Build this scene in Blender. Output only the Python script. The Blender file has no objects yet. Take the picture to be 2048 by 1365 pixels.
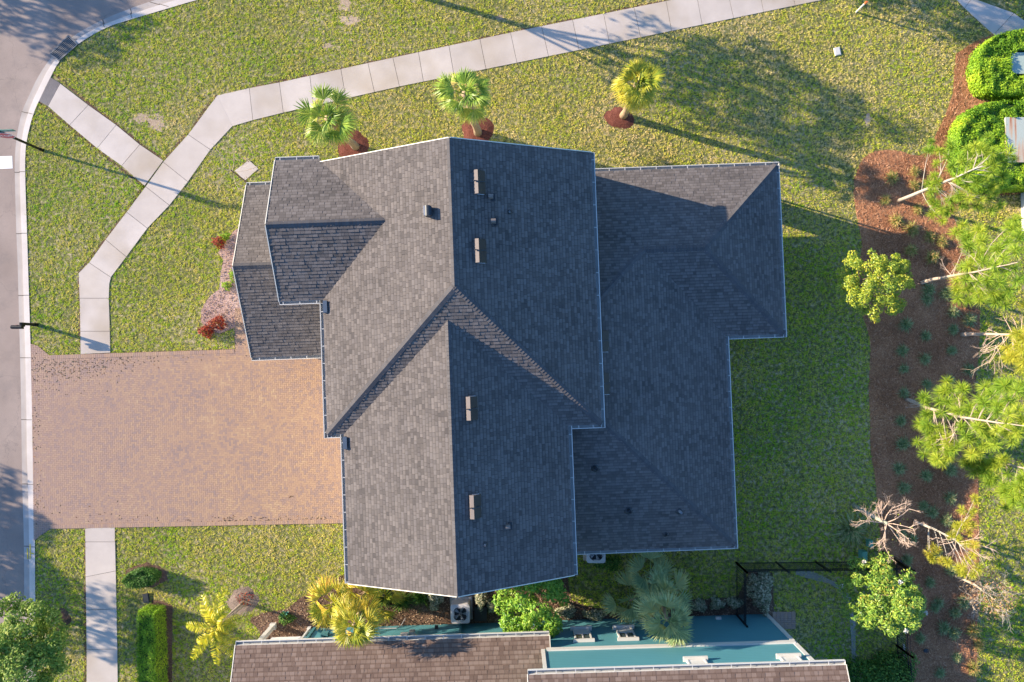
import bpy, math, random
import numpy as np
from mathutils import Vector, Matrix
PI = math.pi
random.seed(7)
rng = np.random.default_rng(11)
S = bpy.context.scene
COL = S.collection

# ------------------------------------------------------------------ camera, light, exposure
H = 35.0          # height of the drone
FPX = 1400.0      # focal length in photo pixels (photo 2048 x 1365)
TILT, PANT = 0.0200, -0.0014
cd = bpy.data.cameras.new('camera'); cam = bpy.data.objects.new('camera', cd); COL.objects.link(cam)
cam.location = (0, 0, H); cam.rotation_euler = (TILT, PANT, 0)
cd.sensor_width = 36.0; cd.lens = 36.0*FPX/2048.0; cd.clip_end = 2000; cd.clip_start = 0.5
S.camera = cam
SUN_EL, SUN_AZ = math.radians(17.2), math.radians(16.8)
SD = Vector((-math.cos(SUN_EL)*math.cos(SUN_AZ), math.cos(SUN_EL)*math.sin(SUN_AZ), math.sin(SUN_EL)))  # to the sun
W = bpy.data.worlds.new('World'); S.world = W; W.use_nodes = True
sky = W.node_tree.nodes.new('ShaderNodeTexSky'); sky.sky_type = 'NISHITA'; sky.sun_disc = False
sky.ozone_density = 6.0; sky.dust_density = 0.5; sky.sun_elevation = SUN_EL; sky.sun_rotation = math.atan2(SD.x, SD.y)
W.node_tree.links.new(sky.outputs[0], W.node_tree.nodes['Background'].inputs[0])
W.node_tree.nodes['Background'].inputs[1].default_value = 0.14
sl = bpy.data.lights.new('sun', 'SUN'); sl.energy = 4.95; sl.angle = math.radians(0.5); sl.color = (1.0, 0.83, 0.63)
so = bpy.data.objects.new('sun', sl); COL.objects.link(so); so.location = (-60, 20, 60)
so.rotation_euler = SD.to_track_quat('Z', 'Y').to_euler()
S.view_settings.view_transform = 'Standard'; S.view_settings.look = 'None'
S.view_settings.exposure = 1.46; S.view_settings.gamma = 1.0
S.render.engine = 'CYCLES'
S.cycles.max_bounces = 5; S.cycles.diffuse_bounces = 3; S.cycles.transmission_bounces = 3; S.cycles.transparent_max_bounces = 4
S.cycles.use_denoising = True

# ------------------------------------------------------------------ helpers
CAMR = cam.rotation_euler.to_matrix()
def G(px, py, h=0.0):
    """real-world point at height h seen at photo pixel (px, py)"""
    d = CAMR @ Vector(((px-1024.0)/FPX, (682.5-py)/FPX, -1.0))
    t = (h-H)/d.z
    return Vector((d.x*t, d.y*t, h))
def G2(px, py, h=0.0):
    p = G(px, py, h); return (p.x, p.y)

class MB:
    """collects faces for ONE mesh object"""
    def __init__(s): s.v = []; s.f = []; s.r = []; s.m = []
    def face(s, pts, r=0.5, m=0):
        n = len(s.v); s.v.extend([tuple(p) for p in pts]); s.f.append(tuple(range(n, n+len(pts)))); s.r.append(r); s.m.append(m)
    def box(s, c, size, rz=0.0, r=0.5, m=0, top=1.0):
        cx, cy, cz = c; sx, sy, sz = size[0]/2, size[1]/2, size[2]/2
        P = []
        for z, k in ((-sz, 1.0), (sz, top)):
            for x, y in ((-sx, -sy), (sx, -sy), (sx, sy), (-sx, sy)):
                x *= k; y *= k
                P.append((cx+x*math.cos(rz)-y*math.sin(rz), cy+x*math.sin(rz)+y*math.cos(rz), cz+z))
        n = len(s.v); s.v.extend(P)
        for q in ((3,2,1,0), (4,5,6,7), (0,1,5,4), (1,2,6,5), (2,3,7,6), (3,0,4,7)):
            s.f.append(tuple(n+i for i in q)); s.r.append(r); s.m.append(m)
    def bar(s, a, b, w, h=None, r=0.5, m=0):
        """square bar from a to b"""
        a = Vector(a); b = Vector(b); h = h or w; d = (b-a)
        if d.length < 1e-6: return
        d.normalize(); up = Vector((0,0,1)) if abs(d.z) < 0.95 else Vector((1,0,0))
        sd = d.cross(up).normalized(); u = sd.cross(d).normalized()
        n = len(s.v)
        for p in (a, b):
            for i, j in ((-1,-1), (1,-1), (1,1), (-1,1)): s.v.append(tuple(p+sd*i*w/2+u*j*h/2))
        for q in ((0,1,2,3), (7,6,5,4), (1,0,4,5), (2,1,5,6), (3,2,6,7), (0,3,7,4)):
            s.f.append(tuple(n+i for i in q)); s.r.append(r); s.m.append(m)
    def tube(s, pts, rad, k=6, r=0.5, m=0, cap=True):
        pts = [Vector(p) for p in pts]
        if not hasattr(rad, '__len__'): rad = [rad]*len(pts)
        n0 = len(s.v)
        for i, p in enumerate(pts):
            d = (pts[min(i+1, len(pts)-1)]-pts[max(i-1, 0)])
            d = d.normalized() if d.length > 1e-9 else Vector((0,0,1))
            up = Vector((0,0,1)) if abs(d.z) < 0.9 else Vector((1,0,0))
            a = d.cross(up).normalized(); b = d.cross(a).normalized()
            for j in range(k):
                t = 2*PI*j/k; s.v.append(tuple(p+a*math.cos(t)*rad[i]+b*math.sin(t)*rad[i]))
        for i in range(len(pts)-1):
            for j in range(k):
                q = (n0+i*k+j, n0+i*k+(j+1)%k, n0+(i+1)*k+(j+1)%k, n0+(i+1)*k+j)
                s.f.append(q); s.r.append(r); s.m.append(m)
        if cap:
            s.f.append(tuple(n0+(len(pts)-1)*k+j for j in range(k))); s.r.append(r); s.m.append(m)
            s.f.append(tuple(n0+k-1-j for j in range(k))); s.r.append(r); s.m.append(m)
    def prism(s, poly, z0, z1, r=0.5, m=0, bottom=True):
        """vertical prism over a (possibly concave) xy polygon"""
        poly = ccw(poly)
        s.face([(x, y, z1) for x, y in poly], r, m)
        if bottom: s.face([(x, y, z0) for x, y in poly[::-1]], r, m)
        for i in range(len(poly)):
            a, b = poly[i], poly[(i+1) % len(poly)]
            s.face([(a[0],a[1],z0), (b[0],b[1],z0), (b[0],b[1],z1), (a[0],a[1],z1)], r, m)
    def mesh(s, name, mats, smooth=False):
        me = bpy.data.meshes.new(name); me.from_pydata(s.v, [], s.f)
        for mm in (mats if isinstance(mats, (list, tuple)) else [mats]): me.materials.append(mm)
        at = me.attributes.new('rnd', 'FLOAT', 'FACE'); at.data.foreach_set('value', np.array(s.r, dtype=np.float32))
        me.polygons.foreach_set('material_index', np.array(s.m, dtype=np.int32))
        if smooth: me.polygons.foreach_set('use_smooth', np.ones(len(s.f), dtype=bool))
        me.update(); return me
    def build(s, name, mats, parent=None, smooth=False, loc=None):
        o = bpy.data.objects.new(name, s.mesh(name, mats, smooth)); COL.objects.link(o)
        if parent: o.parent = parent
        if loc is not None: o.location = loc
        return o

def tri_mesh(name, V, T, R, mat, parent=None):
    """fast mesh of triangles: V (n,3,3) per-tri corners, R (n,) random"""
    n = len(V); me = bpy.data.meshes.new(name)
    me.vertices.add(n*3); me.vertices.foreach_set('co', V.reshape(-1).astype(np.float32))
    me.loops.add(n*3); me.loops.foreach_set('vertex_index', np.arange(n*3, dtype=np.int32))
    me.polygons.add(n); me.polygons.foreach_set('loop_start', np.arange(0, n*3, 3, dtype=np.int32))
    me.polygons.foreach_set('loop_total', np.full(n, 3, dtype=np.int32))
    me.materials.append(mat)
    at = me.attributes.new('rnd', 'FLOAT', 'FACE'); at.data.foreach_set('value', R.astype(np.float32))
    me.update(); me.validate()
    o = bpy.data.objects.new(name, me); COL.objects.link(o)
    if parent: o.parent = parent
    return o

def ccw(poly):
    a = sum(poly[i][0]*poly[(i+1) % len(poly)][1]-poly[(i+1) % len(poly)][0]*poly[i][1] for i in range(len(poly)))
    return list(poly) if a > 0 else list(poly)[::-1]
def inside(P, poly):
    x, y = P[:, 0], P[:, 1]; r = np.zeros(len(P), bool); n = len(poly)
    for i in range(n):
        x1, y1 = poly[i]; x2, y2 = poly[(i+1) % n]
        if y1 == y2: continue
        c = ((y1 > y) != (y2 > y)) & (x < (x2-x1)*(y-y1)/(y2-y1)+x1); r ^= c
    return r
def PX(*pts, h=0.0): return [G2(a, b, h) for a, b in pts]
def empty(name, loc, rz=0.0):
    o = bpy.data.objects.new(name, None); COL.objects.link(o); o.location = loc; o.rotation_euler = (0, 0, rz); o.empty_display_size = 0.3
    return o
def tag(o, label=None, cat=None, group=None, kind=None):
    if label: o['label'] = label
    if cat: o['category'] = cat
    if group: o['group'] = group
    if kind: o['kind'] = kind
    return o
def copy_tree(o, parent=None):
    c = o.copy(); COL.objects.link(c); c.parent = parent
    for ch in [x for x in S.objects if x.parent == o]: copy_tree(ch, c)
    return c

# ------------------------------------------------------------------ materials
def newmat(name):
    m = bpy.data.materials.new(name); m.use_nodes = True; nt = m.node_tree
    return m, nt, nt.nodes['Principled BSDF']
def N(nt, t, **kw):
    n = nt.nodes.new(t)
    for k, v in kw.items(): setattr(n, k, v)
    return n
def ramp(nt, stops):
    r = nt.nodes.new('ShaderNodeValToRGB'); e = r.color_ramp.elements
    while len(e) < len(stops): e.new(0.5)
    for i, (p, c) in enumerate(stops): e[i].position = p; e[i].color = (*c, 1)
    return r
def noise(nt, scale, detail=3, rough=0.55, dist=0.0):
    g = nt.nodes.new('ShaderNodeNewGeometry'); n = nt.nodes.new('ShaderNodeTexNoise')
    n.inputs['Scale'].default_value = scale; n.inputs['Detail'].default_value = detail; n.inputs['Roughness'].default_value = rough; n.inputs['Distortion'].default_value = dist
    nt.links.new(g.outputs['Position'], n.inputs['Vector']); return n
def mixc(nt, a, b, f, mode='MIX'):
    m = nt.nodes.new('ShaderNodeMix'); m.data_type = 'RGBA'; m.blend_type = mode
    for v, i in ((f, 0), (a, 6), (b, 7)):
        if isinstance(v, (int, float)): m.inputs[i].default_value = v
        elif isinstance(v, tuple): m.inputs[i].default_value = (*v, 1)
        else: nt.links.new(v, m.inputs[i])
    return m.outputs[2]
def math_(nt, op, a, b=None, clamp=False):
    m = nt.nodes.new('ShaderNodeMath'); m.operation = op; m.use_clamp = clamp
    for v, i in ((a, 0), (b, 1)):
        if v is None: continue
        if isinstance(v, (int, float)): m.inputs[i].default_value = v
        else: nt.links.new(v, m.inputs[i])
    return m.outputs[0]
def attr(nt, name='rnd'):
    a = nt.nodes.new('ShaderNodeAttribute'); a.attribute_name = name; return a.outputs['Fac']
def bump(nt, b, h, strength=0.3, dist=0.02):
    n = nt.nodes.new('ShaderNodeBump'); n.inputs['Strength'].default_value = strength; n.inputs['Distance'].default_value = dist
    nt.links.new(h, n.inputs['Height']); nt.links.new(n.outputs[0], b.inputs['Normal'])

def plain(name, col, rough=0.6, metal=0.0, nz=0.12, scale=3.0, spec=0.4):
    """painted or metal surface with slight soiling"""
    m, nt, b = newmat(name); n = noise(nt, scale, 4)
    c = mixc(nt, tuple(x*(1-nz) for x in col), tuple(min(1, x*(1+nz)) for x in col), n.outputs[0])
    nt.links.new(c, b.inputs['Base Color']); b.inputs['Roughness'].default_value = rough
    b.inputs['Metallic'].default_value = metal; b.inputs['Specular IOR Level'].default_value = spec
    return m
def foliage(name, stops, trans=0.3, nz=0.0, scale=1.0, alt=None, rough=0.55, spec=0.25):
    """leaf material: colour by each leaf's random value, some light passes through"""
    m, nt, b = newmat(name); r = ramp(nt, stops); nt.links.new(attr(nt), r.inputs[0]); c = r.outputs[0]
    if alt is not None:
        n = noise(nt, scale, 3); rr = ramp(nt, [(0.5-nz, (0,0,0)), (0.5+nz, (1,1,1))]); nt.links.new(n.outputs[0], rr.inputs[0])
        c = mixc(nt, c, alt, math_(nt, 'MULTIPLY', rr.outputs[0], 0.6))
    nt.links.new(c, b.inputs['Base Color']); b.inputs['Roughness'].default_value = rough; b.inputs['Specular IOR Level'].default_value = spec
    t = nt.nodes.new('ShaderNodeBsdfTranslucent'); nt.links.new(c, t.inputs[0])
    mx = nt.nodes.new('ShaderNodeMixShader'); mx.inputs[0].default_value = trans
    nt.links.new(b.outputs[0], mx.inputs[1]); nt.links.new(t.outputs[0], mx.inputs[2])
    nt.links.new(mx.outputs[0], nt.nodes['Material Output'].inputs[0]); return m

M = {}
# asphalt road: pinkish grey with aggregate and faint stains
m, nt, b = newmat('asphalt'); n1 = noise(nt, 0.35, 4); n2 = noise(nt, 60, 3, 0.7)
r1 = ramp(nt, [(0.3, (0.235, 0.18, 0.15)), (0.7, (0.32, 0.25, 0.21))]); nt.links.new(n1.outputs[0], r1.inputs[0])
c = mixc(nt, r1.outputs[0], (0.09, 0.08, 0.08), math_(nt, 'MULTIPLY', math_(nt, 'GREATER_THAN', n2.outputs[0], 0.6), 0.4))
g_ = nt.nodes.new('ShaderNodeNewGeometry'); vo = nt.nodes.new('ShaderNodeTexVoronoi'); vo.feature = 'DISTANCE_TO_EDGE'; vo.inputs['Scale'].default_value = 0.16
nd_ = noise(nt, 1.3, 4); va = nt.nodes.new('ShaderNodeVectorMath'); va.operation = 'ADD'; nt.links.new(g_.outputs['Position'], va.inputs[0]); nt.links.new(nd_.outputs['Color'], va.inputs[1]); nt.links.new(va.outputs[0], vo.inputs['Vector'])
c = mixc(nt, c, (0.075, 0.065, 0.06), math_(nt, 'MULTIPLY', math_(nt, 'LESS_THAN', vo.outputs['Distance'], 0.0022), 0.22))
n5 = noise(nt, 0.9, 5, 0.65); f5 = ramp(nt, [(0.5, (0,0,0)), (0.68, (1,1,1))]); nt.links.new(n5.outputs[0], f5.inputs[0]); c = mixc(nt, c, (0.15, 0.125, 0.115), math_(nt, 'MULTIPLY', f5.outputs[0], 0.35))
nt.links.new(c, b.inputs['Base Color']); b.inputs['Roughness'].default_value = 0.9; bump(nt, b, n2.outputs[0], 0.25, 0.004); M['asphalt'] = m
def concrete(name, c1, c2, stain=(0.36, 0.28, 0.18), amt=0.6, sc=0.6):
    m, nt, b = newmat(name); n1 = noise(nt, sc, 5, 0.6); n2 = noise(nt, 25, 4, 0.6); n3 = noise(nt, 0.23, 3, 0.6)
    r1 = ramp(nt, [(0.35, c1), (0.65, c2)]); nt.links.new(n1.outputs[0], r1.inputs[0])
    f3 = ramp(nt, [(0.47, (0,0,0)), (0.66, (1,1,1))]); nt.links.new(n3.outputs[0], f3.inputs[0])
    c = mixc(nt, r1.outputs[0], stain, math_(nt, 'MULTIPLY', f3.outputs[0], amt))
    c = mixc(nt, c, (0.25,0.23,0.22), math_(nt, 'MULTIPLY', n2.outputs[0], 0.15))
    c = mixc(nt, c, (0.30,0.25,0.21), math_(nt, 'MULTIPLY', attr(nt), 0.22))
    nt.links.new(c, b.inputs['Base Color']); b.inputs['Roughness'].default_value = 0.85; b.inputs['Specular IOR Level'].default_value = 0.25
    bump(nt, b, n2.outputs[0], 0.15, 0.003); return m
M['concrete'] = concrete('concrete', (0.50, 0.44, 0.39), (0.60, 0.53, 0.47))
M['concrete_pan'] = concrete('concrete_gutter', (0.32, 0.29, 0.27), (0.44, 0.40, 0.37), amt=0.5, stain=(0.20,0.17,0.15))
M['concrete_curb'] = concrete('concrete_curb', (0.55, 0.49, 0.44), (0.66, 0.60, 0.55), amt=0.3)
M['joint'] = plain('joint_dirt', (0.10, 0.085, 0.07), 0.95)
M['sand'] = plain('bedding_sand', (0.20, 0.15, 0.12), 0.95, nz=0.3, scale=20)
# pavers: colour from each brick's random value
m, nt, b = newmat('clay_pavers'); n1 = noise(nt, 0.75, 4, 0.6, 0.6); n2 = noise(nt, 50, 2)
v = math_(nt, 'ADD', math_(nt, 'MULTIPLY', attr(nt), 0.55), math_(nt, 'MULTIPLY', math_(nt, 'SUBTRACT', n1.outputs[0], 0.18), 0.70))
r = ramp(nt, [(0.02, (0.24, 0.185, 0.17)), (0.28, (0.33, 0.225, 0.175)), (0.5, (0.39, 0.252, 0.168)), (0.75, (0.43, 0.28, 0.172)), (0.95, (0.49, 0.345, 0.205))])
nt.links.new(v, r.inputs[0]); c = mixc(nt, r.outputs[0], (0.18,0.13,0.11), math_(nt, 'MULTIPLY', n2.outputs[0], 0.22))
# whole drive is greyer toward the road end, warmer by the garage, as the dye and dirt of the real bricks
g_ = nt.nodes.new('ShaderNodeNewGeometry'); sx = nt.nodes.new('ShaderNodeSeparateXYZ'); nt.links.new(g_.outputs['Position'], sx.inputs[0])
fx = math_(nt, 'MULTIPLY', math_(nt, 'SUBTRACT', -13.0, sx.outputs[0]), 0.07, True)
c = mixc(nt, c, (0.30, 0.215, 0.195), math_(nt, 'MULTIPLY', fx, 0.55))
nt.links.new(c, b.inputs['Base Color']); b.inputs['Roughness'].default_value = 0.85; b.inputs['Specular IOR Level'].default_value = 0.2; M['pavers'] = m
# shingles
def shingles(name, stops, warm, amt=0.5):
    m, nt, b = newmat(name); n1 = noise(nt, 0.55, 4, 0.6); n2 = noise(nt, 90, 3, 0.8)
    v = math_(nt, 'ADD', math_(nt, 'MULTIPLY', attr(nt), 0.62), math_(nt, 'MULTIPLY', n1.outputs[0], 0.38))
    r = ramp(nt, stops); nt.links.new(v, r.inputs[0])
    c = mixc(nt, r.outputs[0], warm, math_(nt, 'MULTIPLY', n2.outputs[0], amt))
    nt.links.new(c, b.inputs['Base Color']); b.inputs['Roughness'].default_value = 0.92; b.inputs['Specular IOR Level'].default_value = 0.15
    bump(nt, b, n2.outputs[0], 0.3, 0.004); return m
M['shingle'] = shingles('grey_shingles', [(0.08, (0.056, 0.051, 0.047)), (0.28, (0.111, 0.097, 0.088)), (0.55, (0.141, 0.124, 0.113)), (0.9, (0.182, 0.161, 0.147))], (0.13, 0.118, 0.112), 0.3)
M['shingle_cap'] = shingles('ridge_shingles', [(0.1, (0.078, 0.073, 0.073)), (0.9, (0.115, 0.108, 0.107))], (0.11, 0.103, 0.10), 0.3)
M['shingle_brown'] = shingles('brown_shingles', [(0.08, (0.085, 0.056, 0.045)), (0.35, (0.150, 0.104, 0.082)), (0.62, (0.185, 0.134, 0.108)), (0.9, (0.225, 0.168, 0.137))], (0.16, 0.115, 0.09), 0.3)
M['deck'] = plain('roof_underlay', (0.06, 0.06, 0.06), 0.9)
M['white'] = plain('white_aluminium', (0.56, 0.545, 0.50), 0.4, nz=0.06)
M['cream'] = plain('cream_trim', (0.70, 0.66, 0.55), 0.5, nz=0.06)
M['gutter'] = plain('gutter_inside', (0.28, 0.285, 0.27), 0.6, nz=0.25, scale=2.0)
M['stucco'] = plain('pale_stucco', (0.62, 0.60, 0.55), 0.9, nz=0.08)
M['white_wall'] = plain('white_wall_paint', (0.74, 0.72, 0.70), 0.8, nz=0.05)
# teal lap siding
m, nt, b = newmat('teal_siding'); n1 = noise(nt, 0.8, 4)
g_ = nt.nodes.new('ShaderNodeNewGeometry'); sx = nt.nodes.new('ShaderNodeSeparateXYZ'); nt.links.new(g_.outputs['Position'], sx.inputs[0])
fz = math_(nt, 'FRACT', math_(nt, 'MULTIPLY', sx.outputs[2], 1/0.16))
c = mixc(nt, (0.062, 0.215, 0.25), (0.080, 0.255, 0.29), n1.outputs[0])
c = mixc(nt, c, (0.035, 0.12, 0.135), math_(nt, 'MULTIPLY', math_(nt, 'LESS_THAN', fz, 0.10), 0.5))
nt.links.new(c, b.inputs['Base Color']); b.inputs['Roughness'].default_value = 0.6; bump(nt, b, math_(nt, 'SUBTRACT', 1.0, fz), 0.35, 0.015); M['teal'] = m
M['teal_dark'] = plain('teal_paint', (0.05, 0.16, 0.175), 0.6)
m, nt, b = newmat('window_glass'); b.inputs['Base Color'].default_value = (0.05, 0.07, 0.08, 1); b.inputs['Roughness'].default_value = 0.06; b.inputs['Specular IOR Level'].default_value = 0.8; M['glass'] = m
M['black_metal'] = plain('black_metal', (0.012, 0.012, 0.014), 0.4, 0.3)
M['grey_metal'] = plain('grey_metal', (0.42, 0.42, 0.42), 0.45, 0.3, nz=0.2)
M['brown_metal'] = plain('dark_brown_metal', (0.028, 0.026, 0.025), 0.5, 0.2, nz=0.2)
M['vent_face'] = plain('vent_pale_sunlit', (0.19, 0.16, 0.14), 0.5, 0.2, nz=0.15, scale=8)
M['grate'] = plain('cast_iron', (0.17, 0.17, 0.17), 0.6, 0.3)
M['dark_metal'] = plain('dark_steel', (0.05, 0.055, 0.06), 0.5, 0.4, nz=0.3)
M['navy'] = plain('splash_guard_metal', (0.07, 0.10, 0.14), 0.5, 0.2)
M['beige_metal'] = plain('condenser_enamel', (0.55, 0.53, 0.53), 0.5, 0.1, nz=0.08)
M['green_plastic'] = plain('green_plastic', (0.10, 0.30, 0.22), 0.5)
M['pale_green'] = plain('transformer_paint', (0.34, 0.42, 0.36), 0.55, nz=0.1)
M['road_white'] = plain('road_paint_white', (0.78, 0.78, 0.76), 0.7, nz=0.1, scale=9)
M['sign_red'] = plain('sign_red', (0.50, 0.035, 0.045), 0.4)
M['sign_green'] = plain('sign_green', (0.02, 0.16, 0.10), 0.4)
M['yellow'] = plain('yellow_marking_paint', (0.75, 0.55, 0.04), 0.7)
M['orange'] = plain('orange_cap', (0.70, 0.16, 0.05), 0.5)
M['tactile'] = concrete('tactile_pad', (0.20, 0.175, 0.165), (0.28, 0.25, 0.24), amt=0.2)
M['bark'] = plain('pine_bark', (0.36, 0.27, 0.22), 0.95, nz=0.35, scale=9)
M['bark_pale'] = plain('pale_bark', (0.40, 0.32, 0.25), 0.9, nz=0.25, scale=9)
M['bark_white'] = plain('lichen_bark', (0.42, 0.37, 0.30), 0.9, nz=0.3, scale=9)
M['bark_pink'] = plain('pinkish_twig_bark', (0.50, 0.37, 0.28), 0.85, nz=0.2, scale=9)
M['bark_grey'] = plain('smooth_grey_bark', (0.30, 0.32, 0.24), 0.85, nz=0.2, scale=6)
M['bark_dark'] = plain('dark_bark', (0.16, 0.11, 0.08), 0.9, nz=0.3, scale=9)
M['palm_trunk'] = plain('palm_trunk', (0.33, 0.24, 0.15), 0.95, nz=0.35, scale=14)
m, nt, b = newmat('rusty_transformer'); g_ = nt.nodes.new('ShaderNodeTexCoord'); mp = nt.nodes.new('ShaderNodeMapping'); mp.inputs['Scale'].default_value = (5.0, 0.35, 1)
nt.links.new(g_.outputs['Object'], mp.inputs[0]); nn = nt.nodes.new('ShaderNodeTexNoise'); nn.inputs['Scale'].default_value = 1.0; nn.inputs['Detail'].default_value = 4; nt.links.new(mp.outputs[0], nn.inputs['Vector'])
r = ramp(nt, [(0.50, (0.40, 0.44, 0.38)), (0.58, (0.48, 0.35, 0.24)), (0.66, (0.33, 0.12, 0.06))]); nt.links.new(nn.outputs[0], r.inputs[0]); nt.links.new(r.outputs[0], b.inputs['Base Color']); b.inputs['Roughness'].default_value = 0.7; M['rusty'] = m
def mulch(name, stops, sc=14, bs=0.9):
    m, nt, b = newmat(name); n1 = noise(nt, sc, 6, 0.7, 0.8); n2 = noise(nt, 0.5, 3); n3 = noise(nt, sc*3.5, 3, 0.7)
    v = math_(nt, 'ADD', math_(nt, 'MULTIPLY', n1.outputs[0], 0.6), math_(nt, 'MULTIPLY', n3.outputs[0], 0.4)); v = math_(nt, 'ADD', v, math_(nt, 'MULTIPLY', math_(nt, 'SUBTRACT', n2.outputs[0], 0.5), 0.3))
    r = ramp(nt, stops); nt.links.new(v, r.inputs[0]); nt.links.new(r.outputs[0], b.inputs['Base Color']); b.inputs['Roughness'].default_value = 1.0; b.inputs['Specular IOR Level'].default_value = 0.1
    bump(nt, b, v, bs, 0.08); return m
M['straw'] = mulch('pine_straw', [(0.33, (0.07, 0.032, 0.018)), (0.5, (0.37, 0.165, 0.08)), (0.68, (0.66, 0.37, 0.20))])
M['red_mulch'] = mulch('red_mulch', [(0.33, (0.05, 0.016, 0.012)), (0.5, (0.17, 0.06, 0.042)), (0.68, (0.36, 0.15, 0.11))], 22)
M['soil'] = mulch('brown_mulch', [(0.33, (0.035, 0.022, 0.016)), (0.5, (0.13, 0.08, 0.055)), (0.68, (0.32, 0.21, 0.15))], 16)
M['dry_mulch'] = mulch('dry_mulch', [(0.33, (0.08, 0.06, 0.05)), (0.5, (0.25, 0.19, 0.15)), (0.66, (0.46, 0.37, 0.30))], 22, 0.7)
M['pink_gravel'] = mulch('pink_gravel', [(0.33, (0.16, 0.09, 0.075)), (0.5, (0.42, 0.28, 0.24)), (0.66, (0.66, 0.52, 0.45))], 20, 0.6)
M['grey_gravel'] = mulch('grey_gravel', [(0.33, (0.12, 0.13, 0.09)), (0.5, (0.25, 0.25, 0.21)), (0.66, (0.50, 0.48, 0.45))], 20, 0.5)
# thatch under the grass blades
m, nt, b = newmat('lawn_thatch'); n1 = noise(nt, 5.0, 6, 0.7); n2 = noise(nt, 0.16, 3)
v = math_(nt, 'ADD', math_(nt, 'MULTIPLY', n1.outputs[0], 0.8), math_(nt, 'MULTIPLY', n2.outputs[0], 0.2))
r = ramp(nt, [(0.34, (0.05, 0.07, 0.02)), (0.50, (0.17, 0.17, 0.06)), (0.66, (0.54, 0.43, 0.27))]); nt.links.new(v, r.inputs[0]); nt.links.new(r.outputs[0], b.inputs['Base Color'])
b.inputs['Roughness'].default_value = 1.0; b.inputs['Specular IOR Level'].default_value = 0.1; bump(nt, b, n1.outputs[0], 0.8, 0.06); M['thatch'] = m
# grass blades: green / yellow-green / straw by blade and by patch
m, nt, b = newmat('grass_blades'); n1 = noise(nt, 0.28, 4, 0.6, 0.5); n2 = noise(nt, 2.2, 3, 0.6)
v = math_(nt, 'ADD', math_(nt, 'MULTIPLY', attr(nt), 0.50), math_(nt, 'ADD', math_(nt, 'MULTIPLY', math_(nt, 'SUBTRACT', n1.outputs[0], 0.5), 1.0), math_(nt, 'ADD', math_(nt, 'MULTIPLY', math_(nt, 'SUBTRACT', n2.outputs[0], 0.5), 0.7), 0.25)))
# sward is drier on the open north-east side, greener in the strip behind the house
g_ = nt.nodes.new('ShaderNodeNewGeometry'); sx = nt.nodes.new('ShaderNodeSeparateXYZ'); nt.links.new(g_.outputs['Position'], sx.inputs[0])
X_ = math_(nt, 'MULTIPLY', math_(nt, 'ADD', sx.outputs[0], 16.0), 0.05, True); Y_ = math_(nt, 'MULTIPLY', math_(nt, 'SUBTRACT', sx.outputs[1], 4.0), 0.3, True)
v = math_(nt, 'ADD', v, math_(nt, 'MULTIPLY', math_(nt, 'MULTIPLY', X_, Y_), 0.16))
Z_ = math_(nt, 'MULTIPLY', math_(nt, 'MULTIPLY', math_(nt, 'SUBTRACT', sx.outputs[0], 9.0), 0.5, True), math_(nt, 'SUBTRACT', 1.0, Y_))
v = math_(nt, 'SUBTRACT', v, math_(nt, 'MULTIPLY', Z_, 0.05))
r = ramp(nt, [(0.04, (0.17, 0.40, 0.02)), (0.26, (0.33, 0.53, 0.025)), (0.47, (0.52, 0.58, 0.045)), (0.68, (0.70, 0.61, 0.14)), (0.92, (0.80, 0.64, 0.34))])
nt.links.new(v, r.inputs[0]); c = r.outputs[0]; nt.links.new(c, b.inputs['Base Color']); b.inputs['Roughness'].default_value = 0.6; b.inputs['Specular IOR Level'].default_value = 0.2
t = nt.nodes.new('ShaderNodeBsdfTranslucent'); nt.links.new(c, t.inputs[0]); mx = nt.nodes.new('ShaderNodeMixShader'); mx.inputs[0].default_value = 0.3
nt.links.new(b.outputs[0], mx.inputs[1]); nt.links.new(t.outputs[0], mx.inputs[2]); nt.links.new(mx.outputs[0], nt.nodes['Material Output'].inputs[0]); M['grass'] = m
M['lf_pine'] = foliage('pine_needles', [(0.1, (0.14, 0.28, 0.03)), (0.45, (0.32, 0.45, 0.04)), (0.85, (0.52, 0.55, 0.06)), (1.0, (0.58, 0.42, 0.10))], 0.35)
M['lf_pine_y'] = foliage('yellow_pine_needles', [(0.1, (0.30, 0.38, 0.04)), (0.6, (0.60, 0.56, 0.06)), (1.0, (0.66, 0.42, 0.13))], 0.35)
M['lf_fan'] = foliage('fan_palm_leaf', [(0.1, (0.09, 0.20, 0.035)), (0.45, (0.24, 0.38, 0.05)), (0.8, (0.48, 0.54, 0.09)), (1.0, (0.58, 0.46, 0.18))], 0.3, rough=0.4, spec=0.4)
M['lf_fan_y'] = foliage('yellow_fan_palm_leaf', [(0.1, (0.22, 0.30, 0.03)), (0.45, (0.50, 0.48, 0.045)), (0.85, (0.70, 0.53, 0.06)), (1.0, (0.66, 0.36, 0.08))], 0.3, rough=0.4, spec=0.4)
M['lf_fan_g'] = foliage('grey_green_palm_leaf', [(0.1, (0.16, 0.25, 0.10)), (0.55, (0.34, 0.43, 0.19)), (1.0, (0.62, 0.54, 0.18))], 0.3, rough=0.45, spec=0.4)
M['lf_dead'] = foliage('dead_frond', [(0.1, (0.26, 0.17, 0.10)), (0.9, (0.45, 0.33, 0.22))], 0.15)
M['lf_feather'] = foliage('yellow_feather_palm_leaf', [(0.1, (0.30, 0.38, 0.02)), (0.5, (0.62, 0.58, 0.03)), (1.0, (0.74, 0.58, 0.05))], 0.3, rough=0.4, spec=0.4)
M['lf_lime'] = foliage('lime_leaf', [(0.1, (0.08, 0.24, 0.025)), (0.5, (0.22, 0.42, 0.04)), (1.0, (0.42, 0.56, 0.07))], 0.3, spec=0.4, rough=0.4)
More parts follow.
